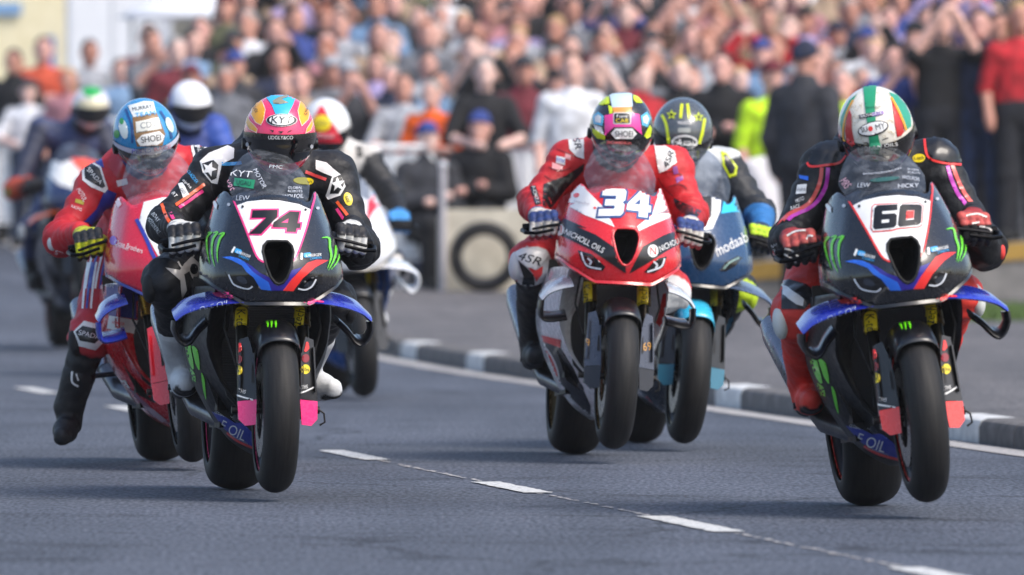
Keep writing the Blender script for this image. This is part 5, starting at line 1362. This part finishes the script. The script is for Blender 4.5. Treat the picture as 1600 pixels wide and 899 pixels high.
# ---- white machine behind number 74
SWH = dict(cowl=gloss('#e4e6ea'), side=gloss('#2a5cae'), wingpaint=gloss('#e4e6ea'), wingend=gloss('#dfe2e6'), tank=gloss('#d8dade'), tail=gloss('#d8dade'), guard=CARBON, guardtip=CARBON, glass=GLASS_DARK)
MWH = bike_matrix(520, 616.6, 7.4, -5.0, .015)
bWH, kWH, oWH = build_bike('white motorcycle with red and blue flashes right behind number 74', MWH, GRP, SWH)
FW = (480, 150, 3.0)
FW2 = (503, 152, 3.0)
for L, m in (([[(215, 480), (300, 410), (330, 420), (240, 540), (205, 600)]], sticker('#e0283c')), ([[(205, 440), (250, 380), (300, 400), (220, 475)]], sticker('#2c9ae0')), ([ellipse(335, 470, 13, 16)], sticker('#2448b0')), ([[(140, 400), (190, 410), (200, 440), (180, 480), (140, 470)]], K)):
    decal('colour_flash', kWH['cowl'], L, m, oWH['cw'], FW2, 2, 3.0)
decal('fork_label', kWH['forkr'], [rrect(570, 432, 15, 32, 6)], YEL, oWH['fk1'], (0, 0, 1), 1, 2.5)
RWH = dict(helmet=(510, 197), head=(30, 0, 0), shr=(572, 250, .02), elr=(610, 302, -.06), suit=dict(torso='#c9c6c2', upper_arm='#1a1b20', elbow='#17181c', forearm='#17181c', thigh='#1c2030', shin='#1c2030', neck='#17181c'), glove=dict(back='#3a88c8', finger='#1c1d20', cuff='#1c1d20'), boot=dict(foot='#d4d6d8', sole='#1a1a1a'), helm=gloss('#e6e6e6'), slider='#1a1a1c', eslider='#b8c838', res=.014)
rWH, sWH, pWH = build_rider('rider in cream and black suit, white helmet with red crest and yellow disc', MWH, GRPR, RWH)
h = lambda L, m, ly: decal('helmet_panel', sWH['helm'], L, m, pWH['helm'], FW, ly, 2.0)
h([[(60, 50), (75, 48), (100, 95), (140, 160), (165, 218), (40, 218), (-20, 200), (20, 120)]], sticker('#d8283c'), 1); h([ellipse(70, 128, 42, 38)], YEL, 2)
sticker_text('helmet_lettering', sWH['helm'], 'LIDL', 70, 128, 60, 20, sticker('#6a6430'), pWH['helm'], FW, 0, 0, .02, 3); sticker_text('helmet_lettering', sWH['helm'], 'POWER', 85, 188, 80, 18, W, pWH['helm'], FW, 0, 0, .02, 3)
decal('shoulder_pad', sWH['suit'], [[(225, 235), (258, 240), (262, 280), (236, 290)]], K, pWH['suit'], FW, 2, 3.0)

# ---- two more machines lifting their front wheels behind
def gzf(y): return float(gz(y))
SOR = dict(cowl=gloss('#26345c'), side=gloss('#20222c'), wingpaint=gloss('#d85a2a'), tank=gloss('#e8602a'), tail=gloss('#e8602a'), rimstripe='#e8602a')
MOR = bike_matrix(100, 0, 7.4, 0, .24, gzf(70), 70.0)
bOR, kOR, oOR = build_bike('dark motorcycle with orange and white flashes, last one at the far left', MOR, GRP, SOR)
FO = (0, 100, 1.954)
for L, m in (([[(215, 240), (260, 250), (320, 255), (330, 310), (300, 330), (240, 330), (215, 300)]], sticker('#e8503c')), ([[(150, 300), (215, 290), (245, 330), (235, 385), (180, 370), (150, 340)]], W), ([[(130, 440), (165, 440), (170, 490), (140, 500)]], ORA), ([[(230, 175), (320, 200), (320, 235), (260, 230)]], sticker('#e8503c'))):
    decal('colour_flash', kOR['cowl'], L, m, oOR['cw'], FO, 2, 3.0)
ROR = dict(helmet=(142, 168), head=(25, 0, 0), suit=dict(torso='#2a3660', shoulder='#3a4468', upper_arm='#262c44', elbow='#c8502c', forearm='#c04a2c', neck='#1c1c22'), glove=dict(back='#1c1c20', finger='#2a2a2e'), boot=dict(foot='#1b1c20', sole='#111111'), helm=gloss('#d8d4da'), eslider='#2f9a4a', res=.016)
rOR, sOR, pOR = build_rider('rider in dark suit, pale helmet with a green top, on the orange flashed machine', MOR, GRPR, ROR)
decal('helmet_panel', sOR['helm'], [ellipse(281, 83, 28, 20)], sticker('#1fa04c'), pOR['helm'], FO, 1, 2.0); decal('helmet_panel', sOR['helm'], [ellipse(281, 122, 50, 14)], sticker('#cfc8a8'), pOR['helm'], FO, 1, 2.0)
SBU = dict(cowl=gloss('#2a4a9c'), side=gloss('#2a4a9c'), wingpaint=gloss('#2a4a9c'), tank=gloss('#2a4a9c'), tail=gloss('#2a4a9c'))
MBU = bike_matrix(268, 0, 7.4, 0, .20, gzf(62), 62.0)
bBU, kBU, oBU = build_bike('blue motorcycle mostly hidden between the red machine and number 74', MBU, GRP, SBU)
RBU = dict(helmet=(297, 164), head=(25, 0, 0), suit=dict(torso='#3c4c8c', shoulder='#2f4a9c', upper_arm='#2c50a8', forearm='#5aa048', neck='#1c1c22'), glove=dict(back='#1c1c20', finger='#2a2a2e'), boot=dict(foot='#1b1c20', sole='#111111'), helm=gloss('#eef0f6'), res=.016)
rBU, sBU, pBU = build_rider('rider in blue suit with plain white helmet between two nearer riders', MBU, GRPR, RBU)
for q in ([(1010, 560), (1060, 500), (1080, 560), (1080, 660), (1040, 680)],): decal('helmet_panel', sBU['helm'], [q], sticker('#4a5cae'), pBU['helm'], (0, 0, 3.995), 1, 2.0)
# ================================================================== behind the riders: barriers, crowd, buildings
def wx(px, y): return (px - 800) / F * y
def wz(py, y): return CAMZ + (HOR - py) / F * y
def pz(y): return gzf(y) + PV

SKINM = paint((.5, .3, .22), .55, 0, 0, .2, objcol=True, key='skin')
CLOTH = paint((.5, .5, .5), .85, 0, 0, .9, .4, 22, objcol=True, key='cloth')
HAIRM = paint((.1, .1, .1), .6, 0, 0, .4, .5, 80, objcol=True, key='hair')

def person_geo(arms, seated=False):
    hd = [seg((0, -.005, 1.60), (0, -.012, 1.67), .072, .082, (.90, 1.12, 1.05)), seg((0, -.06, 1.565), (0, -.07, 1.58), .04, .04), seg((0, -.10, 1.615), (0, -.085, 1.645), .014, .01), seg((-.075, .0, 1.62), (-.078, .0, 1.64), .02, .02), seg((.075, .0, 1.62), (.078, .0, 1.64), .02, .02)]
    nk = [seg((0, .015, 1.42), (0, .0, 1.56), .062, .055)]
    ts = [seg((0, .0, .98), (0, .01, 1.32), .135, .145, (1.2, .82, 1)), seg((-.155, .01, 1.39), (.155, .01, 1.39), .068, .068)]
    ua, fa = [], []
    for sx, (el, ha) in zip((-1, 1), arms):
        sh = (sx * .175, .01, 1.385)
        ua.append(seg(sh, el, .062, .048)); fa += [seg(el, ha, .045, .034), seg(ha, np.array(ha) + (np.array(ha) - np.array(el)) * .28, .038, .030, (1, 1, 1.1))]
    if seated: lg = [f for sx in (-1, 1) for f in (seg((sx * .09, 0, .95), (sx * .13, -.40, .98), .09, .07), seg((sx * .13, -.40, .98), (sx * .12, -.38, .56), .062, .05))]; ft = [seg((sx * .12, -.37, .53), (sx * .13, -.50, .52), .045, .038) for sx in (-1, 1)]
    else: lg = [f for sx in (-1, 1) for f in (seg((sx * .085, 0, .95), (sx * .10, -.01, .50), .088, .062), seg((sx * .10, -.01, .50), (sx * .11, .02, .09), .060, .045))]; ft = [seg((sx * .11, .03, .045), (sx * .13, -.13, .035), .045, .035) for sx in (-1, 1)]
    bodyv = body(hd + nk + ts + ua + fa + lg + ft, .025, .02)
    def shell(prims, off, k=.03, clip=None):
        f0 = field(prims, k); fn = (lambda P: f0(P) - off + .004 * vnoise(P, 30, 1)) if clip is None else (lambda P: np.maximum(f0(P) - off + .004 * vnoise(P, 30, 1), clip(P)))
        lo = np.min([p.lo for p in prims], 0) - .04; hi = np.max([p.hi for p in prims], 0) + .04
        return surface(fn, lo, hi, .02)
    G = dict(body=bodyv, shirt=shell(ts + ua + [seg((0, .01, 1.36), (0, .005, 1.44), .075, .07)], .014), jacket=shell(ts + ua + fa[::2] + [seg((0, .01, 1.36), (0, .005, 1.47), .085, .075)], .022),
             trousers=shell(lg + [seg((0, 0, .95), (0, 0, 1.0), .13, .135, (1.2, .85, 1))], .014), shoe=shell(ft, .008))
    hs = [seg((0, .012, 1.655), (0, .005, 1.69), .090, .084, (.92, 1.12, 1))]
    G['hair'] = shell(hs, .0, .03, lambda P: (1.635 - .9 * P[:, 1] - P[:, 2]) * .7)
    G['long_hair'] = shell(hs + [seg((0, .05, 1.64), (0, .07, 1.42), .085, .07)], .0, .03, lambda P: (P[:, 1] * -1 - .035) * 1.0 if False else np.minimum((1.655 - .9 * P[:, 1] - P[:, 2]) * .7, (-P[:, 1] + .0)))
    G['cap'] = shell(hs + [seg((0, -.06, 1.70), (0, -.15, 1.685), .06, .05, (1.1, 1, .28))], .008, .015, lambda P: (1.668 - .25 * P[:, 1] - P[:, 2]) * .9)
    return {k: mesh(k, *v) for k, v in G.items()}
ARMS = dict(
    down=[((-.245, .03, 1.12), (-.235, -.05, .90)), ((.245, .03, 1.12), (.235, -.05, .90))],
    phone=[((-.23, -.16, 1.25), (-.06, -.33, 1.52)), ((.23, -.16, 1.25), (.06, -.33, 1.52))],
    fold=[((-.25, -.04, 1.14), (.02, -.20, 1.19)), ((.25, -.04, 1.14), (-.02, -.22, 1.15))],
    wave=[((-.25, .0, 1.14), (-.18, -.16, 1.0)), ((.30, -.06, 1.58), (.22, -.14, 1.84))],
    up=[((-.24, -.18, 1.42), (-.07, -.26, 1.68)), ((.24, -.18, 1.42), (.07, -.26, 1.68))],
    lean=[((-.29, -.12, 1.14), (-.12, -.34, 1.09)), ((.29, -.12, 1.14), (.12, -.34, 1.09))])
PG = {k: person_geo(v) for k, v in ARMS.items()}
PG['sit'] = person_geo(ARMS['fold'], True)

TOPS = {'black': '#16171c', 'navy': '#1f2740', 'dark grey': '#33353c', 'mid grey': '#6a6d75', 'pale grey': '#a4a8b0', 'white': '#e2e4ea', 'red': '#b8242e', 'dusty pink': '#b88088', 'maroon': '#6a2430',
        'sky blue': '#7c9cc0', 'royal blue': '#34478c', 'beige': '#a8927c', 'olive green': '#5a5c44', 'orange': '#c8543a', 'lilac': '#a89ac8', 'brown': '#5c4438', 'teal': '#3a6c78', 'hi-vis yellow': '#c8f428', 'hi-vis orange': '#f2641e'}
HAIRS = {'dark': '#1e1815', 'brown': '#4a3325', 'fair': '#a88a5c', 'grey': '#8c8a88', 'ginger': '#8a4a28'}
SKINS = ['#dcaea0', '#d2a092', '#e2bcb0', '#cc9684', '#dca89c', '#bc8674']
LEGS = ['#1c1f2a', '#2a3348', '#15161a', '#3c4660', '#4a4640', '#6a6a6c']
PRS = random.Random(11)
NPH = 0
def spectator(label, x, y, z, pose, top, hair, rz, sc=1.0, group='spectators watching the race', head=None, bottom=None, jacket=False):
    root = empty('person', Matrix.Translation((x, y, z)) @ Matrix.Rotation(rz, 4, 'Z') @ Matrix.Scale(sc, 4))
    tag(root, label, 'spectator', group)
    g = PG[pose]; head = head or PRS.choice(['hair', 'hair', 'hair', 'cap', 'long_hair'])
    sk = lin(PRS.choice(SKINS))
    ob('body', g['body'], SKINM, root, sk)
    ob('jacket' if jacket else 'shirt', g['jacket' if jacket else 'shirt'], CLOTH, root, lin(TOPS[top]))
    ob('trousers', g['trousers'], CLOTH, root, lin(bottom or PRS.choice(LEGS)))
    ob('shoe', g['shoe'], CLOTH, root, lin('#222222'))
    ob('cap' if head == 'cap' else 'hair', g[head], CLOTH if head == 'cap' else HAIRM, root, lin(TOPS[PRS.choice(['black', 'navy', 'dark grey', 'pale grey', 'black', 'royal blue', 'maroon'])]) if head == 'cap' else lin(HAIRS[hair]))
    return root

# ---- stepped viewing bank
CONC = make_concrete((.16, .155, .15), (.26, .25, .24), 'bank_concrete')
NR = 12
row_y = [91.5 + 1.05 * k for k in range(NR)]; row_z = [pz(88) + .04 + .13 * k for k in range(NR)]
bm = MB()
for k in range(NR):
    bm.box((3.2, row_y[k] + .0, row_z[k] - .6), (12.4, 1.04, 1.2))
o = ob('viewing_bank', solid(bm, 'viewing_bank'), CONC); o['kind'] = 'structure'
ORD = ['first', 'second', 'third', 'fourth', 'fifth', 'sixth', 'seventh', 'eighth', 'ninth', 'tenth', 'eleventh', 'twelfth', 'thirteenth', 'fourteenth', 'fifteenth', 'sixteenth', 'seventeenth', 'eighteenth', 'nineteenth', 'twentieth', 'twenty-first', 'twenty-second', 'twenty-third', 'twenty-fourth', 'twenty-fifth'] + ['twenty-' + q for q in ('sixth', 'seventh', 'eighth', 'ninth')] + ['thirtieth', 'thirty-first', 'thirty-second']
pal = ['black'] * 5 + ['navy'] * 3 + ['dark grey'] * 4 + ['mid grey'] * 3 + ['pale grey'] * 3 + ['white'] * 2 + [ 'red', 'dusty pink', 'dusty pink', 'maroon', 'sky blue', 'royal blue', 'beige', 'beige', 'beige', 'olive green', 'lilac', 'lilac', 'brown', 'brown']
for k in range(NR):
    px = {0: 300, 1: 260, 2: 240, 3: 300, 4: 340, 5: 370}.get(k, 390) + PRS.uniform(-15, 15); n = 0
    while px < 1625:
        y = row_y[k] + PRS.uniform(-.15, .15); s = F / y
        top = PRS.choice(pal); hair = PRS.choice(['dark', 'dark', 'brown', 'brown', 'fair', 'grey', 'ginger'])
        pose = PRS.choice(['down', 'phone', 'phone', 'fold', 'fold', 'down', 'down', 'down', 'lean', 'fold', 'up'])
        spectator('spectator in %s top, %s from left in %s row of the bank' % (top, ORD[n], ORD[k]), wx(px, y), y, row_z[k], pose, top, hair, math.radians(PRS.uniform(-22, 30)), PRS.uniform(.92, 1.05), 'spectators packed on the viewing bank', jacket=PRS.random() < .4)
        n += 1; px += s * PRS.uniform(.34, .50)

# ---- raised step with a yellow edge, right
stp = empty('raised_step', Matrix.Identity(4)); tag(stp, 'raised concrete step with a yellow painted edge behind number 60', 'step')
x0, x1 = wx(1135, 80), wx(1680, 80)
def slope(px): return .52 + (px - 1150) / 450 * .16
rows = [[(wx(p, yy), yy, z) for p in (1120, 1300, 1500, 1700)] for yy, z in ((79.6, .1), (79.6, None), (84.0, None))]
rows = [[(x, y_, slope(800 + x / y_ * F) if z is None else z) for x, y_, z in [(p[0], p[1], r[i][2] if False else p[2]) for i, p in enumerate(r)]] for r in rows]
ob('tread', MB().grid(rows).me('tread', False), CONC, stp)
ob('yellow_edge', MB().grid([[(wx(p, 79.58), 79.58, slope(p) - d) for p in (1120, 1300, 1500, 1700)] for d in (.13, .0)]).me('yellow_edge', False), matte('#b08c40'), stp)
FRONT = [  # label, px, depth, base, pose, top, hair, turn, size, headwear, jacket, legs
    ('tall man in white T-shirt behind the red number 34', 893, 82.0, None, 'down', 'white', 'brown', 5, 1.03, 'hair', False, '#1c1f2a'),
    ('man in black T-shirt leaning forward on his forearms by the cream block', 757, 83.5, None, 'lean', 'black', 'grey', 8, 1.0, 'hair', False, '#1c1f2a'),
    ('marshal in orange vest next to man in black T-shirt', 675, 84.0, None, 'fold', 'hi-vis orange', 'grey', -20, .90, 'hair', False, '#3c4660'),
    ('man in bright red jacket right above the red helmeted pair', 1000, 83.0, None, 'down', 'red', 'brown', 40, .98, 'hair', True, '#15161a'),
    ('man in black jumper behind the grey striped helmet', 1062, 83.5, None, 'down', 'black', 'fair', 10, 1.0, 'hair', True, '#15161a'),
    ('dark haired man in black zip top with folded arms', 1128, 82.5, None, 'fold', 'black', 'dark', -8, 1.03, 'hair', True, '#15161a'),
    ('marshal in bright yellow vest facing away, left of man in dark jacket', 1206, 81.5, None, 'down', 'hi-vis yellow', 'dark', 20, .99, 'cap', False, '#15161a'),
    ('broad man in long dark grey jacket between two yellow vests', 1258, 77.5, None, 'down', 'dark grey', 'dark', 150, 1.08, 'cap', True, '#1a1c24'),
    ('marshal in bright yellow vest just left of white green helmet', 1318, 79.0, None, 'fold', 'hi-vis yellow', 'grey', -15, .97, 'hair', False, '#15161a'),
    ('person in red jacket behind the white green helmet', 1345, 81.5, 'step', 'down', 'red', 'grey', 15, .80, 'hair', True, '#15161a'),
    ('photographer in royal blue top holding something to his face', 1392, 81.0, 'step', 'phone', 'royal blue', 'dark', 20, .88, 'hair', False, '#15161a'),
    ('man in black shirt with both arms raised to his face, on the step', 1470, 80.8, 'step', 'up', 'black', 'dark', 10, 1.02, 'hair', False, '#1a1c24'),
    ('man in open navy jacket second from right on the step', 1533, 80.8, 'step', 'down', 'navy', 'brown', -10, 1.0, 'hair', True, '#22304e'),
    ('person in crimson top at the right end of the step', 1592, 80.6, 'step', 'down', 'red', 'fair', 12, 1.02, 'long_hair', False, '#1a1c24'),
    ('man in black top on the step behind shoulder of number 60', 1430, 82.4, 'step', 'down', 'black', 'brown', -12, .98, 'cap', True, '#1a1c24'),
    ('man in dark blue top on the step, behind the open jacket', 1560, 82.6, 'step', 'wave', 'navy', 'dark', 6, 1.0, 'hair', True, '#1a1c24'),
    ('spectator in black jacket at the very left edge', 22, 98.5, 'road', 'down', 'black', 'dark', -10, 1.0, 'hair', True, '#15161a'),
    ('spectator in orange red top near the left edge', 68, 99.0, 'road', 'fold', 'orange', 'brown', 5, 1.0, 'hair', False, '#2a3348'),
    ('spectator in pale grey top above the green topped helmet', 140, 99.5, 'road', 'down', 'pale grey', 'dark', 15, .98, 'hair', False, '#2a3348'),
    ('spectator in white top between the two left edge spectators', 44, 97.0, 'road', 'lean', 'white', 'brown', -5, .86, 'cap', False, '#2a3348'),
    ('spectator in light sky blue top left of the white helmet', 188, 97.5, 'road', 'down', 'sky blue', 'brown', 10, .90, 'hair', False, '#2a3348'),
    ('spectator in dusty pink top left of the blue helmet', 108, 96.8, 'road', 'down', 'dusty pink', 'fair', -12, .86, 'long_hair', False, '#2a3348'),
    ('tall spectator in maroon top in front of the white lorry', 232, 100.0, 'road', 'phone', 'maroon', 'dark', 8, 1.06, 'hair', False, '#2a3348'),
    ('spectator in grey jacket right of white helmet', 352, 90.5, None, 'down', 'mid grey', 'grey', 10, .92, 'hair', True, '#2a3348'),
    ('spectator in beige top standing above the pink helmet', 470, 86.0, None, 'fold', 'beige', 'brown', -6, .95, 'hair', False, '#2a3348'),
    ('spectator in dark grey top right of the pink helmet', 545, 86.2, None, 'phone', 'dark grey', 'fair', 12, .97, 'cap', False, '#2a3348'),
    ('spectator in pale grey vest next to the orange marshal', 630, 86.0, None, 'lean', 'pale grey', 'brown', 5, .92, 'hair', False, '#2a3348'),
    ('spectator in maroon jacket behind left shoulder of number 34', 818, 85.0, None, 'down', 'maroon', 'dark', 14, 1.0, 'cap', True, '#15161a'),
]
for lb, px, y, base, pose, top, hair, rz, sc_, head, jk, lg in FRONT:
    z = pz(y) if base is None else (slope(px) if base == 'step' else gzf(y) + (PV if wx(px, y) > kerb_x(y) + .2 else 0))
    spectator(lb, wx(px, y), y, z, pose, top, hair, math.radians(rz), sc_, 'spectators standing along the barrier', head, lg, jk)
spectator('figure in dark clothes crouching on a stool beside the white post', wx(668, 83.0), 83.0, pz(83) - .50, 'sit', 'dark grey', 'dark', math.radians(20), 1.0, 'seated course workers', 'cap', '#16171c', True)
spectator('figure in black sitting right behind the cream block', wx(750, 83.2), 83.2, pz(83.2) - .42, 'sit', 'black', 'grey', math.radians(-15), 1.0, 'seated course workers', 'cap', '#16171c', True)
for px, y, nm in ((668, 83.1, 'stool under the figure crouching beside the white post'), (750, 83.3, 'stool under the figure in black behind the cream block')):
    s_ = empty('stool', Matrix.Translation((wx(px, y), y, pz(y)))); tag(s_, 'low dark ' + nm, 'stool', 'folding stools')
    ob('seat', solid(MB().box((0, 0, .36), (.34, .30, .05)), 'seat'), matte('#1c1d22'), s_)
    for a in (-1, 1):
        for b_ in (-1, 1): ob('leg', solid(MB().tube([(a * .13, b_ * .11, .0), (a * .12, b_ * .1, .34)], .014, 8), 'leg'), metal('#55585e'), s_)

# ---- white crowd barriers
WBAR = paint('#eef0f3', .45, 0, .1, .2)
def g_barrier_frame(): return MB().tube([(-1.05, 0, 0), (-1.05, 0, 1.0), (-1.0, 0, 1.08), (1.0, 0, 1.08), (1.05, 0, 1.0), (1.05, 0, 0)], .022, 8).tube([(-1.05, 0, .22), (1.05, 0, .22)], .016, 8).tube([(-.8, -.28, .01), (-.8, .28, .01)], .016, 6).tube([(.8, -.28, .01), (.8, .28, .01)], .016, 6)
bfr = solid(g_barrier_frame(), 'frame')
bbar = solid(MB().tube([(0, 0, .22), (0, 0, 1.07)], .009, 6), 'bar')
bpan = solid(MB().box((0, .03, .64), (2.04, .012, .78)), 'cover_sheet')
BL = [('wx', -20, 99.0), ('wx', 330, 93.0), ('wx', 555, 84.6), ('wx', 800, 84.3), ('wx', 1010, 84.0)]
for i, (px, y) in enumerate(((-60, 97.0), (290, 95.0), (462, 82.9), (880, 84.7))):
    zz = gzf(y) + (PV if wx(px, y) > kerb_x(y) + .2 else 0)
    b_ = empty('crowd_barrier', Matrix.Translation((wx(px, y), y, zz)) @ Matrix.Rotation(math.radians((4, -3, 2, -2)[i]), 4, 'Z'))
    tag(b_, 'white crowd barrier with cover sheet, ' + ('at the left edge behind the orange flashed machine', 'mostly hidden behind the blue machine', 'right of the white motorcycle', 'low behind the cream block and number 34')[i], 'barrier', 'crowd barriers')
    ob('frame', bfr, WBAR, b_); ob('cover_sheet', bpan, WBAR, b_)
    for k in range(13):
        q = ob('bar', bbar, WBAR, b_); q.location = (-.9 + k * .15, 0, 0)
# ---- cream block, tyre, white post, flag
y = 82.0
cb = ob('concrete_block', solid(MB().prism([(-.36, 0), (.36, 0), (.36, .56), (.32, .62), (-.32, .62), (-.36, .56)], lambda x, z: (x, -.18, z), lambda x, z: (x, .18, z)), 'concrete_block'), make_concrete((.46, .42, .34), (.66, .61, .50), 'cream_paint'))
cb.location = (wx(758, y), y, pz(y)); tag(cb, 'cream painted block with a tyre leaning against it', 'block')
ty = empty('spare_tyre', Matrix.Translation((wx(757, 81.6), 81.6, pz(81.6))) @ Matrix.Rotation(math.radians(8), 4, 'X')); tag(ty, 'black tyre leaning against the cream block', 'tyre')
tm = MB().lathe(tyre_prof(.27, .07, .06, .8), (0, 0, 0), 40); tm.v = [(p[1], p[0], p[2] + .27) for p in tm.v]; ob('rubber', solid(tm, 'rubber', 60), RUBBER, ty)
tr = MB().lathe([(-.05, .20), (-.04, .17), (.04, .17), (.05, .20)], (0, 0, 0), 32); tr.v = [(p[1], p[0], p[2] + .27) for p in tr.v]; ob('rim', solid(tr, 'rim'), metal('#3a3b40', .5), ty)
po = empty('marker_post', Matrix.Translation((wx(692, 81.8), 81.8, pz(81.8)))); tag(po, 'white post standing left of the cream block', 'post')
ob('shaft', solid(MB().tube([(0, 0, 0), (0, 0, .95)], .026, 12), 'shaft'), matte('#b9b6bc'), po); ob('cap', solid(MB().tube([(0, 0, .95), (0, 0, .97), (0, 0, .99)], [.034, .034, .012], 12), 'cap'), matte('#e0e0e6'), po)
fl = empty('white_flag', Matrix.Translation((wx(1228, 78.5), 78.5, pz(78.5)))); tag(fl, 'white cloth flag hanging on a pole left of number 60', 'flag')
ob('pole', solid(MB().tube([(0, 0, 0), (0, 0, 1.12)], .012, 8), 'pole'), metal('#c0c0c4'), fl)
rows = []
for j in range(13):
    v = j / 12; w = .50 * (1 - .62 * v) ; rows.append([(-u * w, .05 * math.sin(u * 9 + v * 2) * u, 1.10 - .58 * v - .10 * u * (1 - v)) for u in np.linspace(0, 1, 19)])
fo_ = ob('cloth', MB().grid(rows).me('cloth'), matte('#e6e4ea'), fl); md = fo_.modifiers.new('thickness', 'SOLIDIFY'); md.thickness = .004
# ---- grass strip at right
gr = MB(); gr_ = random.Random(5)
for _ in range(5200):
    yy = gr_.uniform(73.0, 76.5); xx = wx(gr_.uniform(1500, 1680), yy); h_ = gr_.uniform(.03, .075); a = gr_.uniform(0, 6.28); w = .012
    z0 = pz(yy); gr.add([(xx - w * math.cos(a), yy - w * math.sin(a), z0), (xx + w * math.cos(a), yy + w * math.sin(a), z0), (xx + gr_.uniform(-.03, .03), yy + gr_.uniform(-.03, .03), z0 + h_)], [(0, 1, 2)])
o = ob('grass', gr.me('grass', False), matte('#5a7238')); tag(o, 'short strip of grass on the pavement at the right edge', None, kind='stuff')
# ---- buildings and vehicles far left
RENDER = make_concrete((.74, .66, .42), (.86, .79, .56), 'cream_render'); GREYR = make_concrete((.50, .48, .43), (.60, .58, .52), 'grey_render')
def facade(name, label, px0, px1, y, z0, z1, depth, m, wins, extra=()):
    e = empty(name, Matrix.Translation((wx((px0 + px1) / 2, y), y, z0))); tag(e, label, 'building'); w = (px1 - px0) / F * y; H = z1 - z0
    ob('wall', solid(MB().box((0, depth / 2, H / 2), (w, depth, H)), 'wall'), m, e)
    ob('roof', solid(MB().prism([(-.3, H), (depth / 2, H + depth * .35), (depth + .3, H)], lambda q, z: (-w / 2 - .2, q, z), lambda q, z: (w / 2 + .2, q, z)), 'roof'), matte('#4a4c52'), e)
    for (a, b_, c, d_) in wins:
        f_ = ob('window', solid(MB().box(((a + b_) / 2, -.03, (c + d_) / 2), (b_ - a, .08, d_ - c)), 'window'), matte('#e8e8e6'), e)
        ob('pane', solid(MB().box(((a + b_) / 2, -.075, (c + d_) / 2), (b_ - a - .12, .02, d_ - c - .12)), 'pane'), paint('#3a4654', .1, 0, .8), f_)
    return e
e = facade('cream_house', 'cream rendered house with a blue sign at the upper left', -260, 108, 128.0, .9, 6.2, 7, RENDER, [(-1.1, -.3, 3.3, 4.5), (.5, 1.2, 3.3, 4.5), (-1.1, -.3, 1.0, 2.1)])
ob('sign', solid(MB().box((.63, -.05, 2.33), (.42, .05, .14)), 'sign'), gloss('#7fa8d4'), e); ob('drain_pipe', solid(MB().tube([(1.18, -.06, 0), (1.18, -.06, 2.0)], .06, 8), 'drain_pipe'), gloss('#2f62b0'), e)
lo_ = empty('box_lorry', Matrix.Translation((wx(180, 118), 118, gzf(118)))); tag(lo_, 'large white box lorry parked behind the crowd at the left', 'lorry')
ob('cargo_box', solid(MB().box((0, 1.5, 2.1), (1.0, 5.0, 2.9)), 'cargo_box', 30), paint('#dfe3ea', .4, 0, .2, .1), lo_)
for s_ in (-1, 1): ob('rear_door', solid(MB().box((s_ * .235, -1.02, 2.1), (.45, .04, 2.7)), 'rear_door'), paint('#e6e9ee', .4, 0, .2, .1), lo_)
ob('bumper', solid(MB().box((0, -.98, .52), (1.0, .1, .12)), 'bumper'), matte('#2a2a2c'), lo_)
for s_ in (-1, 1):
    wv = MB().lathe([(-.1, .2), (-.1, .42), (.1, .42), (.1, .2)], (s_ * .38, .2, .43), 24); ob('wheel', solid(wv, 'wheel'), RUBBER, lo_)
facade('grey_house', 'pale beige plain walled house right of the white lorry', 238, 352, 130.0, .9, 6.2, 7, GREYR, [(-.3, .3, 3.6, 4.6)])
facade('shop_unit', 'low building with a deep blue fascia above the crowd', 350, 900, 128.0, .9, 3.2, 6, paint('#2f5ea8', .5, 0, .2), [])
gb = empty('gazebo', Matrix.Translation((wx(345, 108), 108, gzf(108) + .2))); tag(gb, 'white domed event tent roof above the heads of the crowd', 'tent')
gv, gf = [], []
rows = [[(math.cos(a) * r * 1.05, math.sin(a) * r * .6 + .2, 1.72 + .30 * (1 - r * r)) for a in np.linspace(0, 2 * math.pi, 25)[:-1]] for r in np.linspace(1, .02, 8)]
t_ = ob('canopy', MB().grid(rows, closed_u=True).me('canopy'), paint('#e2e4ea', .6, 0, 0, .1), gb); t_.modifiers.new('thickness', 'SOLIDIFY').thickness = .01
for a in (-.9, .9): ob('leg', solid(MB().tube([(a, .2, -.2), (a, .2, 1.74)], .02, 8), 'leg'), metal('#c8c8cc'), gb)

# ---- air
hz = MB().box((0, 70, 4.0), (90, 150, 10.4)).me('haze', False)
vm = bpy.data.materials.new('haze_air'); vm.use_nodes = True; vm.node_tree.nodes.clear()
vo_ = vm.node_tree.nodes.new('ShaderNodeOutputMaterial'); pv = vm.node_tree.nodes.new('ShaderNodeVolumePrincipled')
pv.inputs['Color'].default_value = (.93, .93, .96, 1); pv.inputs['Density'].default_value = .0002
vm.node_tree.links.new(pv.outputs[0], vo_.inputs['Volume'])
o = ob('haze', hz, vm); o['kind'] = 'stuff'; o['label'] = 'thin heat haze over the road and crowd'
